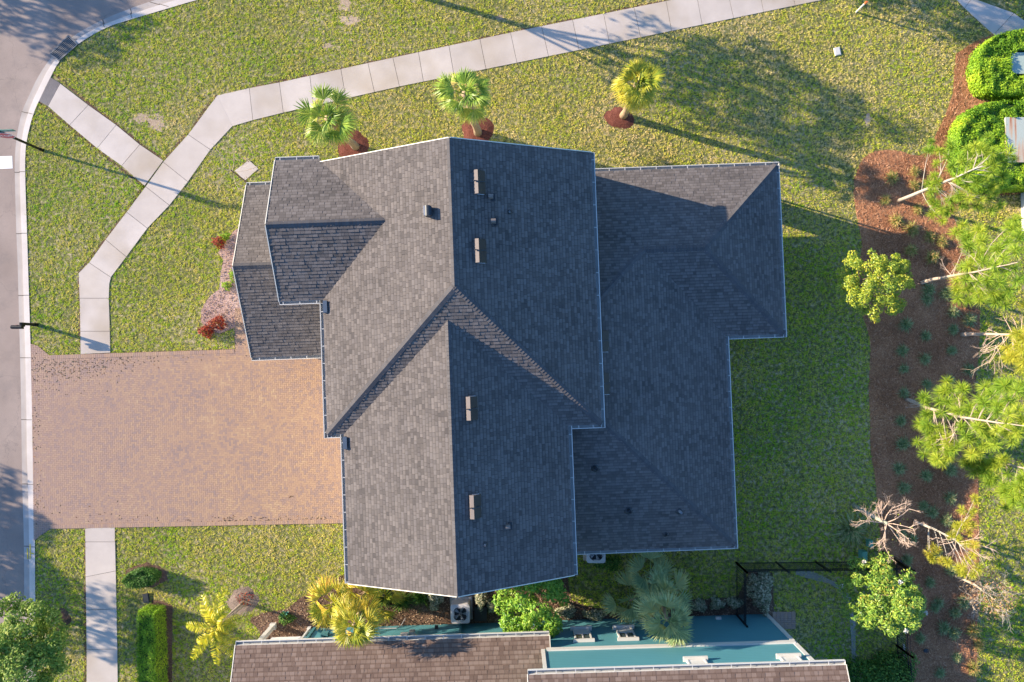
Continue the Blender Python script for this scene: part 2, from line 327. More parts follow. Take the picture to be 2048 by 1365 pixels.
M['lf_yellowgreen'] = foliage('yellow_green_leaf', [(0.1, (0.10, 0.20, 0.025)), (0.45, (0.28, 0.38, 0.04)), (0.85, (0.58, 0.58, 0.05)), (1.0, (0.62, 0.50, 0.07))], 0.3, spec=0.4, rough=0.4)
M['lf_magnolia'] = foliage('magnolia_leaf', [(0.1, (0.06, 0.16, 0.025)), (0.5, (0.20, 0.34, 0.04)), (0.88, (0.42, 0.48, 0.07)), (1.0, (0.58, 0.28, 0.08))], 0.2, spec=0.35, rough=0.4)
M['lf_oak'] = foliage('oak_leaf', [(0.1, (0.08, 0.16, 0.025)), (0.6, (0.23, 0.35, 0.045)), (1.0, (0.48, 0.50, 0.13))], 0.25, spec=0.2, rough=0.5)
M['lf_hedge'] = foliage('hedge_leaf', [(0.1, (0.09, 0.22, 0.015)), (0.5, (0.24, 0.42, 0.025)), (0.9, (0.44, 0.58, 0.035)), (1.0, (0.62, 0.56, 0.06))], 0.3, spec=0.2, rough=0.5)
M['hedge_core'] = plain('hedge_inside', (0.05, 0.09, 0.02), 0.9, nz=0.4, scale=20)
M['lf_dark'] = foliage('dark_shrub_leaf', [(0.1, (0.03, 0.09, 0.015)), (0.6, (0.08, 0.19, 0.03)), (1.0, (0.24, 0.36, 0.07))], 0.2, spec=0.15, rough=0.5)
M['lf_varieg'] = foliage('variegated_leaf', [(0.1, (0.09, 0.13, 0.06)), (0.45, (0.28, 0.30, 0.18)), (1.0, (0.62, 0.58, 0.42))], 0.25)
M['lf_red'] = foliage('red_leaf', [(0.1, (0.10, 0.012, 0.01)), (0.55, (0.34, 0.035, 0.02)), (0.9, (0.48, 0.09, 0.03)), (1.0, (0.35, 0.26, 0.05))], 0.3)
M['lf_tuft'] = foliage('bunch_grass', [(0.1, (0.16, 0.24, 0.05)), (0.45, (0.42, 0.42, 0.11)), (0.75, (0.64, 0.46, 0.19)), (1.0, (0.72, 0.40, 0.18))], 0.3)
M['lf_tuft_d'] = foliage('dark_shaded_grass', [(0.1, (0.14, 0.24, 0.08)), (0.6, (0.34, 0.44, 0.19)), (1.0, (0.62, 0.52, 0.30))], 0.3)
M['lf_orange'] = foliage('orange_brown_twig_tip', [(0.1, (0.35, 0.20, 0.09)), (1.0, (0.52, 0.34, 0.19))], 0.3)
M['flower'] = foliage('white_petal', [(0.1, (0.72, 0.68, 0.62)), (1.0, (0.80, 0.76, 0.70))], 0.3)
M['litter'] = foliage('leaf_litter', [(0.1, (0.035, 0.03, 0.02)), (0.6, (0.09, 0.06, 0.03)), (1.0, (0.26, 0.13, 0.06))], 0.0)

# ------------------------------------------------------------------ the ground and everything laid on it
OUT = [(300,0),(258,15),(202,37),(138,72),(101,110),(72,152),(54,192),(40,222),(32,260),(27,297),(26,344),(29,460),(32,524),(35,649),(37,716),(39,811),(40,900),(41,969),(45,1094),(45,1222),(45,1365),(46,1700)]
INN = [(394,0),(337,17),(263,39),(209,56),(155,89),(118,121),(98,162),(76,206),(64,236),(56,270),(51,297),(50,344),(54,460),(56,524),(60,649),(62,716),(64,811),(65,900),(68,969),(70,1094),(71,1222),(71,1365),(72,1700)]
OUT = [(560,-66),(430,-38)] + OUT; INN = [(640,-58),(510,-28)] + INN
def resample(pts, n):
    P = np.array(pts, float)
    for _ in range(2):      # round the corners
        Q = [P[0]]
        for i in range(len(P)-1): Q += [P[i]*0.75+P[i+1]*0.25, P[i]*0.25+P[i+1]*0.75]
        Q.append(P[-1]); P = np.array(Q)
    L = np.r_[0, np.cumsum(np.hypot(*np.diff(P, axis=0).T))]; t = np.linspace(0, L[-1], n)
    return np.c_[np.interp(t, L, P[:,0]), np.interp(t, L, P[:,1])]
outc = resample([G2(*p) for p in OUT], 150); innc = resample([G2(*p) for p in INN], 150)

b = MB(); b.face([(-400,-400,-0.14),(400,-400,-0.14),(400,400,-0.14),(-400,400,-0.14)]); tag(b.build('ground', M['thatch']), kind='structure')
b = MB(); lawn_poly = [tuple(p) for p in innc] + [G2(72,6000), G2(9000,6000), G2(9000,-3200), G2(640,-60-3000)]
b.prism(lawn_poly, -0.13, 0.0, bottom=False); tag(b.build('lawn', M['thatch']), kind='structure')
road_poly = [tuple(p) for p in outc] + [G2(46,4000), G2(-330,4000), G2(-330,-500), G2(-200,-900), G2(560,-900)]
b = MB(); b.face([(x, y, -0.12) for x, y in ccw(road_poly)]); tag(b.build('road', M['asphalt']), kind='structure')
b = MB()
prof = [(0.0, -0.116, 0), (0.50, -0.100, 0), (0.56, 0.015, 1), (1.02, 0.025, 1)]
for i in range(149):
    for (t0, z0, m0), (t1, z1, m1) in zip(prof[:-1], prof[1:]):
        P = [outc[i]+(innc[i]-outc[i])*t0, outc[i+1]+(innc[i+1]-outc[i+1])*t0, outc[i+1]+(innc[i+1]-outc[i+1])*t1, outc[i]+(innc[i]-outc[i])*t1]
        b.face([(*P[0], z0), (*P[1], z0), (*P[2], z1), (*P[3], z1)], m=m1)
cs = b.build('curb_and_gutter', [M['concrete_pan'], M['concrete_curb']]); tag(cs, kind='structure')
for p in cs.data.polygons:
    if p.normal.z < 0: p.flip()
b = MB()
for (ox, oy), (ix, iy) in [((297,2),(337,14)), ((258,15),(264,37)), ((202,37),(209,55)), ((40,222),(66,229)), ((26,344),(50,344)), ((29,467),(54,467)), ((33,591),(58,591)), ((37,716),(62,716)), ((39,840),(64,840)), ((41,969),(68,969)), ((45,1094),(70,1094)), ((45,1222),(71,1222)), ((45,1340),(71,1340))]:
    a = G(ox, oy); c = G(ix, iy); mid = a.lerp(c, 0.53)
    b.bar((a.x, a.y, -0.112), (mid.x, mid.y, -0.098), 0.03, 0.012); b.bar((mid.x, mid.y, 0.016), (c.x, c.y, 0.024), 0.025, 0.008)
tag(b.build('curb_joints', M['joint']), kind='structure')
# sidewalk slabs
def yU(x): return float(np.interp(x, [420,435,500,540,736,1040,1337,1700,3200], [206,192,177,170,127,62,2,-71,-374]))
def yL(x): return float(np.interp(x, [462,468,540,797,1040,1540,1700,3200], [256,251,232,174,125,22,-11,-320]))
prs = [(x_, x_+12) for x_ in range(3164, 1701, -61)]+[(1700,1712),(1640,1652),(1577,1590),(1515,1527),(1454,1467),(1393,1404),(1332,1343),(1268,1281),(1207,1219),(1145,1158),(1083,1097),(1021,1034),(960,972),(898,908),(837,847),(786,799),(736,749),(682,692),(620,627),(559,567),(499,506)]
pairs = [((u, yU(u)), (l, yL(l))) for u, l in prs] + [((435,192),(465,253)), ((377,270),(421,300)), ((327,325),(376,364)), ((292,374),(339,411)), ((254,425),(295,457)), ((212,480),(253,514)), ((179,526),(222,555)), ((158,547),(219,568)), ((160,597),(218,597)), ((161.5,663),(220,663)), ((162,709),(221,706))]
def slab_strip(name, pairs, gaps=None, mat='concrete', z=0.03, merge=()):
    b = MB(); base = [G2(*p[0]) for p in pairs]+[G2(*p[1]) for p in pairs[::-1]]
    for i in range(len(pairs)-1):
        P = [G(*pairs[i][0]), G(*pairs[i][1]), G(*pairs[i+1][1]), G(*pairs[i+1][0])]
        c = sum(P, Vector())/4; Q = []
        g0 = 0.0 if i in merge else 0.010; g1 = 0.0 if (i+1) in merge else 0.010
        a0, a1, c1, c0 = P; d0 = (c0-a0).normalized(); d1 = (c1-a1).normalized()
        Q = [a0+d0*g0, a1+d1*g0, c1-d1*g1, c0-d0*g1]
        Q = ccw([(q.x, q.y) for q in Q]); b.prism(Q, -0.05, z+random.uniform(-0.002, 0.002), bottom=False, r=random.random())
    b2 = ccw(base); b.face([(x, y, 0.012) for x, y in b2], m=1)
    return tag(b.build(name, [M[mat], M['joint']]), kind='structure')
slab_strip('sidewalk', pairs, merge=(45, 52))
slab_strip('sidewalk_spur', [((121,168),(97,213)), ((177,211),(140,251)), ((233,251),(195,297)), ((280,290),(244,332)), ((327,322),(290,372))])
slab_strip('sidewalk_south', [((171,1057),(230,1053)), ((171.5,1084),(230.5,1084)), ((172,1154),(232,1142)), ((173,1220),(233.5,1218)), ((174,1299),(235,1298)), ((174,1376),(236,1376)), ((175,1450),(237,1450))])
slab_strip('sidewalk_east', [((1800,-120),(1905,-120)), ((1929,17),(1943,-3)), ((1987,70),(2027,27)), ((2040,125),(2085,70)), ((2100,185),(2145,130))], z=0.028)
b = MB(); b.prism(PX((101,155),(121,167),(97,213),(78,203)), -0.05, 0.024)
tp = b.build('tactile_pad', M['tactile'])
b = MB()
for i in range(13):
    for j in range(24):
        u, v_ = (i+.5)/13, (j+.5)/24; p = G(101,155)*(1-u)*(1-v_)+G(121,167)*u*(1-v_)+G(97,213)*u*v_+G(78,203)*(1-u)*v_
        b.box((p.x, p.y, 0.029), (0.034, 0.034, 0.012), 0.9, top=0.6)
tag(b.build('tactile_domes', M['tactile'], tp), None); tag(tp, 'grey bumpy tactile paving pad where the short walk meets the kerb', 'tactile pad')
b = MB(); b.face([(x, y, -0.114) for x, y in ccw(PX((-60,314),(21,311),(22,336),(-60,339)))]); tag(b.build('stop_line', M['road_white']), kind='structure')
# mulch and gravel beds
BEDS = {}
def bed(name, pts, mat, z=0.012, label=None):
    poly = PX(*pts); BEDS[name] = poly; b = MB(); b.prism(poly, -0.03, z, bottom=False); o = b.build(name, M[mat]); return tag(o, kind='structure')
straw = [(1983,71),(1950,84),(1912,108),(1908,150),(1906,189),(1890,232),(1875,263),(1855,303),(1838,312),(1821,310),(1800,302),(1771,300),(1752,303),(1740,307),(1726,318),(1717,334),(1708,360),(1707,388),(1712,425),(1719,460),(1724,490),(1716,540),(1724,629),(1736,665),(1741,696),(1739,740),(1737,777),(1740,830),(1741,900),(1745,930),(1751,962),(1757,1046),(1764,1107),(1790,1130),(1808,1180),(1812,1290),(1818,1330),(1830,1370),(1845,1500),(1965,1500),(1952,1365),(1956,1200),(1958,1100),(1957,1006),(1955,905),(1950,770),(1958,700),(1960,622),(1940,560),(1925,480),(1905,430),(1925,410),(1956,394),(2100,385),(2100,180),(2045,75)]
bed('pine_straw_bed', straw, 'straw')
bed('gravel_bed', [(474,458),(466,464),(455,480),(436,505),(447,520),(441,551),(439,578),(424,590),(411,604),(403,620),(401,640),(412,660),(440,668),(470,655),(560,655),(560,458)], 'pink_gravel')
bed('neighbour_bed', [(520,1262),(497,1240),(520,1228),(548,1222),(575,1218),(600,1196),(640,1178),(700,1140),(760,1120),(1130,1120),(1142,1200),(1180,1215),(1240,1222),(1380,1200),(1475,1195),(1498,1143),(1545,1145),(1548,1215),(1540,1300),(520,1330)], 'soil')
bed('hedge_soil', [(305,1200),(328,1203),(345,1212),(344,1500),(300,1500),(296,1215)], 'soil')
def ring(name, px, py, rx, ry, mat, z=0.02):
    b = MB(); c = G(px, py); pts = []
    for i in range(20):
        t = 2*PI*i/20; k = 1+random.uniform(-0.12, 0.12); pts.append((c.x+rx*k*math.cos(t), c.y+ry*k*math.sin(t)))
    BEDS[name+str(px)] = pts; n = len(pts)
    for i in range(n):
        a, d = pts[i], pts[(i+1) % n]; mi = lambda p: (c.x+(p[0]-c.x)*0.6, c.y+(p[1]-c.y)*0.6, z+0.05)
        b.face([(*a, 0.0), (*d, 0.0), mi(d), mi(a)]); b.face([mi(a), mi(d), (c.x, c.y, z+0.07)])
    o = b.build(name, M[mat], smooth=True); tag(o, kind='structure')
ring('mulch_ring', 707, 293, 0.85, 0.75, 'red_mulch'); ring('mulch_ring', 955, 262, 0.80, 0.75, 'red_mulch'); ring('mulch_ring', 1240, 237, 0.75, 0.55, 'red_mulch')
ring('mulch_ring', 122, 1243, 0.50, 0.62, 'soil'); ring('mulch_ring', 486, 1203, 0.75, 0.68, 'dry_mulch'); ring('mulch_ring', 294, 1152, 1.05, 0.62, 'soil')
gp = [(1592,1144),(1626,1152),(1660,1164),(1684,1176),(1704,1215),(1707,1290),(1712,1500)]
P = [G(*p) for p in gp]; L_, R_ = [], []
for i, p in enumerate(P):
    d = (P[min(i+1, len(P)-1)]-P[max(i-1, 0)]).normalized(); n_ = Vector((-d.y, d.x, 0)); w = 0.15+0.06*math.sin(i*2.3)
    L_.append((p+n_*w)); R_.append((p-n_*w))
BEDS['gravel_path'] = [(p.x, p.y) for p in L_]+[(p.x, p.y) for p in R_[::-1]]
b = MB(); b.prism(BEDS['gravel_path'], -0.03, 0.010, bottom=False); tag(b.build('gravel_path', M['grey_gravel']), kind='structure')
# bare sandy spots in the turf
BARE = [(283,236,16,8),(312,248,15,15),(700,42,20,9),(690,8,12,14),(655,92,9,5),(1000,35,9,5),(1735,240,6,12)]

M['sandy'] = mulch('sandy_soil', [(0.33, (0.20, 0.14, 0.09)), (0.5, (0.40, 0.30, 0.21)), (0.68, (0.60, 0.48, 0.36))], 9, 0.5)
b = MB()
for (px, py, rx, ry) in BARE:
    c = G(px, py); P_ = []
    for i in range(22):
        t = 2*PI*i/22; k = 1.15*(1+random.uniform(-0.35, 0.25)); P_.append((c.x+rx/40*k*math.cos(t), c.y+ry/40*k*math.sin(t), 0.004))
    for i in range(22): b.face([(c.x, c.y, 0.006), P_[i], P_[(i+1) % 22]])
tag(b.build('bare_soil', M['sandy']), kind='structure')
b = MB()
def trench(pts, w=0.075):
    Q = [G(*p) for p in pts]
    for p, q in zip(Q[:-1], Q[1:]):
        n_ = max(1, int((q-p).length/0.35)); d_ = (q-p).normalized(); sd_ = Vector((-d_.y, d_.x, 0))
        for i in range(n_):
            a = p.lerp(q, i/n_); c = p.lerp(q, (i+1)/n_); ww = w*random.uniform(0.5, 1.5); b.face([(*(a+sd_*ww).xy, 0.007), (*(a-sd_*0.02).xy, 0.007), (*(c-sd_*0.02).xy, 0.007), (*(c+sd_*ww).xy, 0.007)][::-1])
up_ = [q[0] for q in pairs]
trench([q for q in up_ if 430 < q[0] < 1800 and q[1] < 185][::-1]); trench([(435,192),(420,206),(391,248),(330,320)][::-1]); trench([(290,372),(212,480),(158,545)][::-1]); trench([(162,709),(160,597),(158,545)])
trench([(108,150),(177,209),(233,249),(280,288),(327,320)]); trench([(78,204),(140,253),(195,299),(290,374)][::-1]); trench([(171,1400),(171.5,1084),(170,1060)])
trench([(97,712),(161,711)][::-1]); trench([(225,707),(470,699)][::-1]); trench([(236,1054),(690,1045)])
tag(b.build('edging_soil_shadow', M['soil']), kind='structure')  # soil edging; its dark strip also draws the shadow along the walk

# drive: herringbone bricks
drive = PX((62,688),(76,692),(99,711),(161,710),(221,707),(360,703),(470,699),(470,617),(560,617),(720,700),(720,1046),(640,1048),(232,1053),(170,1057),(101,1058),(84,1070),(68,1082),(66,900))
b = MB(); b.prism(drive, -0.06, 0.006, bottom=False); tag(b.build('driveway_bedding', M['sand']), kind='structure')
a0, a1 = G(101,1058), G(690,1046); ang = math.atan2(a1.y-a0.y, a1.x-a0.x); ca, sa = math.cos(ang), math.sin(ang)
u_ = 0.1; org = G(66,1090); b = MB(); cells = []
for i in range(-4, 175):
    for j in range(-6, 135):
        k = (i-j) % 4
        if k == 0: cells.append((i+1.0, j+0.5, 2, 1))
        elif k == 2: cells.append((i+0.5, j, 1, 2))
cc = np.array(cells); X = org.x+(cc[:,0]*ca-cc[:,1]*sa)*u_; Y = org.y+(cc[:,0]*sa+cc[:,1]*ca)*u_
ok = inside(np.c_[X, Y], drive)
def clip2(P, p0, p1):
    a, b_ = -(p1[1]-p0[1]), (p1[0]-p0[0]); c = -(a*p0[0]+b_*p0[1]); out = []
    for i in range(len(P)):
        p, q = P[i], P[(i+1) % len(P)]; dp = a*p[0]+b_*p[1]+c; dq = a*q[0]+b_*q[1]+c
        if dp >= 0: out.append(p)
        if (dp >= 0) != (dq >= 0): t = dp/(dp-dq); out.append((p[0]+(q[0]-p[0])*t, p[1]+(q[1]-p[1])*t))
    return out
DC = ccw(drive)
corn = []
for sx_, sy_ in ((-1,-1), (1,-1), (1,1), (-1,1)):
    hx_ = sx_*(cc[:,2]*u_-0.010)/2; hy_ = sy_*(cc[:,3]*u_-0.010)/2; corn.append(np.c_[X+hx_*ca-hy_*sa, Y+hx_*sa+hy_*ca])
ins = [inside(q, drive) for q in corn]; nin = sum(i.astype(int) for i in ins)
for k in np.where(nin > 0)[0]:
    x, y, w, d = X[k], Y[k], cc[k,2], cc[k,3]; r = random.random()
    if nin[k] == 4: b.box((x, y, 0.012), (w*u_-0.006, d*u_-0.006, 0.030), ang, r=r); continue
    P = [tuple(q[k]) for q in corn]
    for i in range(len(DC)):
        p0, p1 = DC[i], DC[(i+1) % len(DC)]; vx, vy = p1[0]-p0[0], p1[1]-p0[1]; L2 = vx*vx+vy*vy; t = ((x-p0[0])*vx+(y-p0[1])*vy)/L2
        if -0.02 < t < 1.02 and abs((x-p0[0])*vy-(y-p0[1])*vx)/math.sqrt(L2) < 0.13 and len(P) > 2: P = clip2(P, p0, p1)
    if len(P) > 2: b.prism(P, -0.003, 0.027, r=r)
for (e0, e1, sg) in (((99,711),(470,699),-1), ((101,1058),(720,1046),1)):       # soldier course along both edges
    A_, B_ = G(*e0), G(*e1); L_e = (B_-A_).length; d_e = (B_-A_)/L_e; an = math.atan2(d_e.y, d_e.x); nn_ = Vector((-d_e.y, d_e.x, 0))*sg
    for i in range(int(L_e/0.105)):
        p = A_+d_e*(i+0.5)*0.105+nn_*0.10; b.box((p.x, p.y, 0.020), (0.097, 0.195, 0.034), an, r=random.random())
tag(b.build('driveway', M['pavers']), kind='structure'); BEDS['driveway'] = drive
b = MB()    # small brick pad in the neighbour's yard
for i in range(6):
    for j in range(8):
        p = G(1545,1258)+Vector((0.09+i*0.19, 0.06+j*0.105, 0)); b.box((p.x, p.y, 0.015), (0.18, 0.095, 0.05), 0.03, r=random.random()*0.5)
tag(b.build('brick_pad', M['pavers']), kind='structure'); BEDS['pad2'] = PX((1543,1224),(1592,1224),(1592,1259),(1543,1259))
b = MB(); b.prism(PX((470,342),(498,321),(517,338),(490,362)), -0.04, 0.03); o = b.build('concrete_pad', M['concrete']); tag(o, kind='structure'); BEDS['pad3'] = PX((470,342),(498,321),(517,338),(490,362))

# ------------------------------------------------------------------ grass blades
def sidewalk_polys():
    r = [[G2(*p[0]) for p in pairs]+[G2(*p[1]) for p in pairs[::-1]]]
    r.append(PX((108,152),(327,322),(290,372),(78,202))); r.append(PX((171,1057),(230,1057),(237,1450),(175,1450)))
    r.append(PX((1850,-55),(1983,69),(2100,185),(2145,130),(2027,27),(1905,-120)))
    return r
EXCL = sidewalk_polys()+[v for v in BEDS.values()]
def fp(x0, y0, x1, y1, th=0.037):
    c, s_ = math.cos(th), math.sin(th); return [(c*x-s_*y, s_*x+c*y) for x, y in ((x0,y0),(x1,y0),(x1,y1),(x0,y1))]
EXCL += [fp(-7.3,-8.8,1.9,8.0), fp(-9.2,2.9,3.3,8.1), fp(-11.4,0.6,12.0,7.8) if False else fp(-11.4,0.8,3.0,7.8), fp(3.0,0.9,12.0,7.8), fp(1.9,-8.6,9.4,0.9)]
x0, x1, y0, y1 = -27.5, 28.5, -19.5, 19.5
NT = int((x1-x0)*(y1-y0)*150)
T = np.c_[rng.uniform(x0, x1, NT), rng.uniform(y0, y1, NT)]
keep = inside(T, lawn_poly)
for q in EXCL: keep &= ~(inside(T, q) & ((rng.random(NT) > 0.55) if q is BEDS['gravel_path'] else True))
def vnoise(P, s, seed):
    r = np.random.default_rng(seed); g = r.random((128, 128)); x = P[:,0]/s+500; y = P[:,1]/s+500
    xi, yi = np.floor(x).astype(int), np.floor(y).astype(int); fx, fy = x-xi, y-yi; fx = fx*fx*(3-2*fx); fy = fy*fy*(3-2*fy)
    a = g[xi % 128, yi % 128]; b_ = g[(xi+1) % 128, yi % 128]; c_ = g[xi % 128, (yi+1) % 128]; d_ = g[(xi+1) % 128, (yi+1) % 128]
    return (a*(1-fx)+b_*fx)*(1-fy)+(c_*(1-fx)+d_*fx)*fy
for (px, py, rx, ry) in BARE:
    c = G(px, py); d = ((T[:,0]-c.x)/(rx/40))**2+((T[:,1]-c.y)/(ry/40))**2
    keep &= ~((d+vnoise(T, 0.15, 5)*1.6-0.8 < 0.8) & (rng.random(NT) < 0.8))
clump = vnoise(T, 0.11, 1)*0.55+vnoise(T, 0.27, 3)*0.25+vnoise(T, 0.8, 2)*0.2
keep &= rng.random(NT) < np.clip(0.15+1.6*clump, 0, 1)
T = T[keep]; clump = clump[keep]; nT = len(T); NB = 6
base = np.repeat(T, NB, 0)+rng.normal(0, 0.025, (nT*NB, 2)); cl = np.repeat(clump, NB); n = nT*NB
az = rng.uniform(0, 2*PI, n); lean = rng.uniform(0.55, 1.5, n); ln = (0.025+0.085*cl**1.5)*rng.uniform(0.7, 1.3, n); wd = rng.uniform(0.011, 0.021, n)
d = np.c_[np.cos(az)*np.sin(lean), np.sin(az)*np.sin(lean), np.cos(lean)]
sdv = np.c_[-np.sin(az), np.cos(az), np.zeros(n)]; tw = rng.normal(0, 0.5, n); sdv[:, 2] = tw
B3 = np.c_[base, np.full(n, -0.003)]
V = np.stack([B3-sdv*wd[:,None], B3+sdv*wd[:,None], B3+d*ln[:,None]], 1)
R = np.clip(np.repeat(rng.random(nT), NB)*0.7+rng.random(n)*0.3, 0, 1)
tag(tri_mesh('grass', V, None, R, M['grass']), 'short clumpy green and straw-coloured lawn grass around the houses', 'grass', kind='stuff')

# ------------------------------------------------------------------ roofs: real courses of shingles
def clip_poly(P, a, b_, c):           # keep a*x+b*y+c >= 0
    out = []; n = len(P)
    for i in range(n):
        p, q = P[i], P[(i+1) % n]; dp = a*p[0]+b_*p[1]+c; dq = a*q[0]+b_*q[1]+c
        if dp >= 0: out.append(p)
        if (dp >= 0) != (dq >= 0):
            t = dp/(dp-dq); out.append((p[0]+(q[0]-p[0])*t, p[1]+(q[1]-p[1])*t))
    return out
def shingle_plane(mb, pts, exposure=0.142, tab=(0.13, 0.27), thick=(0.014, 0.026), vmax=None):
    """pts: convex roof plane, counter-clockwise from above, first edge is the eave"""
    P = [Vector(p) for p in pts]; u = (P[1]-P[0]).normalized(); nrm = (P[1]-P[0]).cross(P[2]-P[0]).normalized(); v = nrm.cross(u)
    Q = [((p-P[0]).dot(u), (p-P[0]).dot(v)) for p in P]
    hp = []
    for i in range(len(Q)):
        (x0, y0), (x1, y1) = Q[i], Q[(i+1) % len(Q)]; a, b_ = -(y1-y0), (x1-x0); l = math.hypot(a, b_); hp.append((a/l, b_/l, -(a*x0+b_*y0)/l))
    vm = max(q[1] for q in Q); k = 0
    vv = 0.0
    while vv < vm:
        v1 = vv+exposure
        xs = []          # span of the plane in this course
        strip = clip_poly(clip_poly(Q, 0, 1, -vv), 0, -1, v1)
        if len(strip) < 3: vv = v1; continue
        lo, hi = min(p[0] for p in strip), max(p[0] for p in strip); x = lo-random.uniform(0, 0.3)
        while x < hi:
            w = random.uniform(*tab); q = [(x+0.004, vv), (x+w-0.004, vv), (x+w-0.004, v1), (x+0.004, v1)]; x += w
            cut = False
            for a, b_, c in hp:
                if any(a*p[0]+b_*p[1]+c < 0 for p in q): q = clip_poly(q, a, b_, c); cut = True
                if len(q) < 3: break
            if len(q) < 3: continue
            t = random.choice(thick)+random.uniform(-0.002, 0.002); r = random.random(); n0 = len(mb.v)
            for (a, b_) in q: mb.v.append(tuple(P[0]+u*a+v*b_+nrm*(0.004+t*(1-0.85*(b_-vv)/exposure))))
            for (a, b_) in q: mb.v.append(tuple(P[0]+u*a+v*b_))
            m = len(q); vb = vv+exposure*0.70  # upper part of each tab coloured darker as a course shadow line
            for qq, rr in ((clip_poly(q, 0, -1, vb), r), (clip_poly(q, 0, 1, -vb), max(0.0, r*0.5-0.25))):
                if len(qq) < 3: continue
                n1 = len(mb.v)
                for (a, b_) in qq: mb.v.append(tuple(P[0]+u*a+v*b_+nrm*(0.004+t*(1-0.85*(b_-vv)/exposure))))
                mb.f.append(tuple(range(n1, n1+len(qq)))); mb.r.append(rr); mb.m.append(0)
            for i in range(m):
                j = (i+1) % m
                if q[i][1] > vv+0.01 and q[j][1] > vv+0.01 and not cut: continue
                mb.f.append((n0+m+i, n0+m+j, n0+j, n0+i)); mb.r.append(r*0.25); mb.m.append(0)  # edge faces darkened too, shade put into their colour
        vv = v1
def deck_plane(mb, pts, th=0.10, m=0):
    P = [Vector(p) for p in pts]; n = (P[1]-P[0]).cross(P[2]-P[0]).normalized(); top = [p-n*0.002 for p in P]; bot = [p-Vector((0,0,th)) for p in P]
    mb.face(top, m=m); mb.face(bot[::-1], m=1)
    for i in range(len(P)):
        j = (i+1) % len(P); mb.face([bot[i], bot[j], top[j], top[i]], m=2)
def ridge_cap(mb, a, b, w1, w2, step=0.145, hw=0.15):
    """folded cap shingles from low end a to high end b; w1, w2 unit vectors down the two planes"""
    a = Vector(a); b = Vector(b); L = (b-a).length; d = (b-a)/L; w1 = Vector(w1).normalized(); w2 = Vector(w2).normalized(); x = 0.0
    up = Vector((0,0,1))
    while x < L:
        e = min(x+step+0.01, L); r = random.random(); z0, z1 = 0.050, 0.026; j = random.uniform(-0.006, 0.006)
        A0 = a+d*x+up*z0; A1 = a+d*e+up*z1
        for w, s in ((w1, 1), (w2, -1)):
            q = [A0, A0+w*(hw+j)-up*0.004, A1+w*(hw+j)-up*0.004, A1]
            mb.face(q if s < 0 else q[::-1], r)
            g = [A0-up*0.026, A0+w*(hw+j)-up*0.030, A0+w*(hw+j)-up*0.004, A0]; mb.face(g, r*0.5); mb.face([q[1], q[1]-up*0.02, q[2]-up*0.02, q[2]], r*0.5)
        x += step
def gutter_run(mb, a, b, out, z, hang=0.72, w=0.13, start=0.35):
    """open K-style gutter along eave a->b (xy), out = unit xy vector away from the roof; hangers across it"""
    a = Vector((*a, z)); b = Vector((*b, z)); o = Vector((*out, 0)); d = (b-a).normalized(); L = (b-a).length
    rz = math.atan2(d.y, d.x); mid = (a+b)/2
    def bx(off, zc, wd, ht, m, ext=0.0):
        c = mid+o*off; mb.box((c.x, c.y, z+zc), (L+ext, wd, ht), rz, m=m)
    bx(w/2+0.012, -0.105, w, 0.012, 1)                      # floor
    bx(w+0.012, -0.055, 0.026, 0.11, 0)                     # front lip
    bx(0.006, -0.075, 0.014, 0.13, 0)                       # back
    x = start
    while x < L:
        c = a+d*x+o*(w/2+0.012); mb.box((c.x, c.y, z-0.012), (0.028, w, 0.010), rz, m=0); x += hang
    for e in (a, b):
        c = e+o*(w/2+0.012); mb.box((c.x, c.y, z-0.057), (0.012, w, 0.10), rz, m=0)

# ------------------------------------------------------------------ the main house
HC = (-1.0, -0.5); TH = 0.037
def RW(x, y, z=0.0):
    c, s_ = math.cos(TH), math.sin(TH); return Vector((c*x-s_*y, s_*x+c*y, z))
org_ = RW(*HC); house = empty('grey_roofed_house', (org_.x, org_.y, 0), TH)
tag(house, 'large house with dark grey shingle roofs, brick drive in front and lower hipped wing behind', 'house')
def hl(x, y, z=0.0): return (x-HC[0], y-HC[1], z)          # house plan coordinates -> child coordinates
def h2l(w):                                                # world xy -> house plan coordinates
    c, s_ = math.cos(TH), math.sin(TH); return (c*w[0]+s_*w[1], -s_*w[0]+c*w[1])
sl_ = 0.467
xW, xE, yN, yS, h2 = -7.75, 3.66, 8.36, -3.02, 5.80
bW, bE, bS = -7.07, 2.27, -9.20
cW, cN, cS = -9.58, 8.50, 2.60
d1E, d1N, d1S, d2E, d2S, h1 = 12.50, 8.27, 0.50, 9.84, -9.03, 3.00
eW, eN, eS, hE = -11.80, 8.18, 0.33, 3.13
hwA = (xE-xW)/2; cA = (xE+xW)/2; rA = h2+sl_*hwA
hwB = (bE-bW)/2; cB = (bE+bW)/2; sB = 0.445; rB = h2+sB*hwB
hwC = (cN-cS)/2; cC = (cN+cS)/2; rC = h2+sl_*hwC
hwD = (d1N-d1S)/2; cD = (d1N+d1S)/2; sD = 0.392; rD = h1+sD*hwD
hwE = (eN-eS)/2; cE = (eN+eS)/2; rE = hE+sl_*hwE
tw = d2E-xE+0.15            # how far the low wing's east plane runs up to the tall wall
K = lambda L: [hl(*p) for p in L]
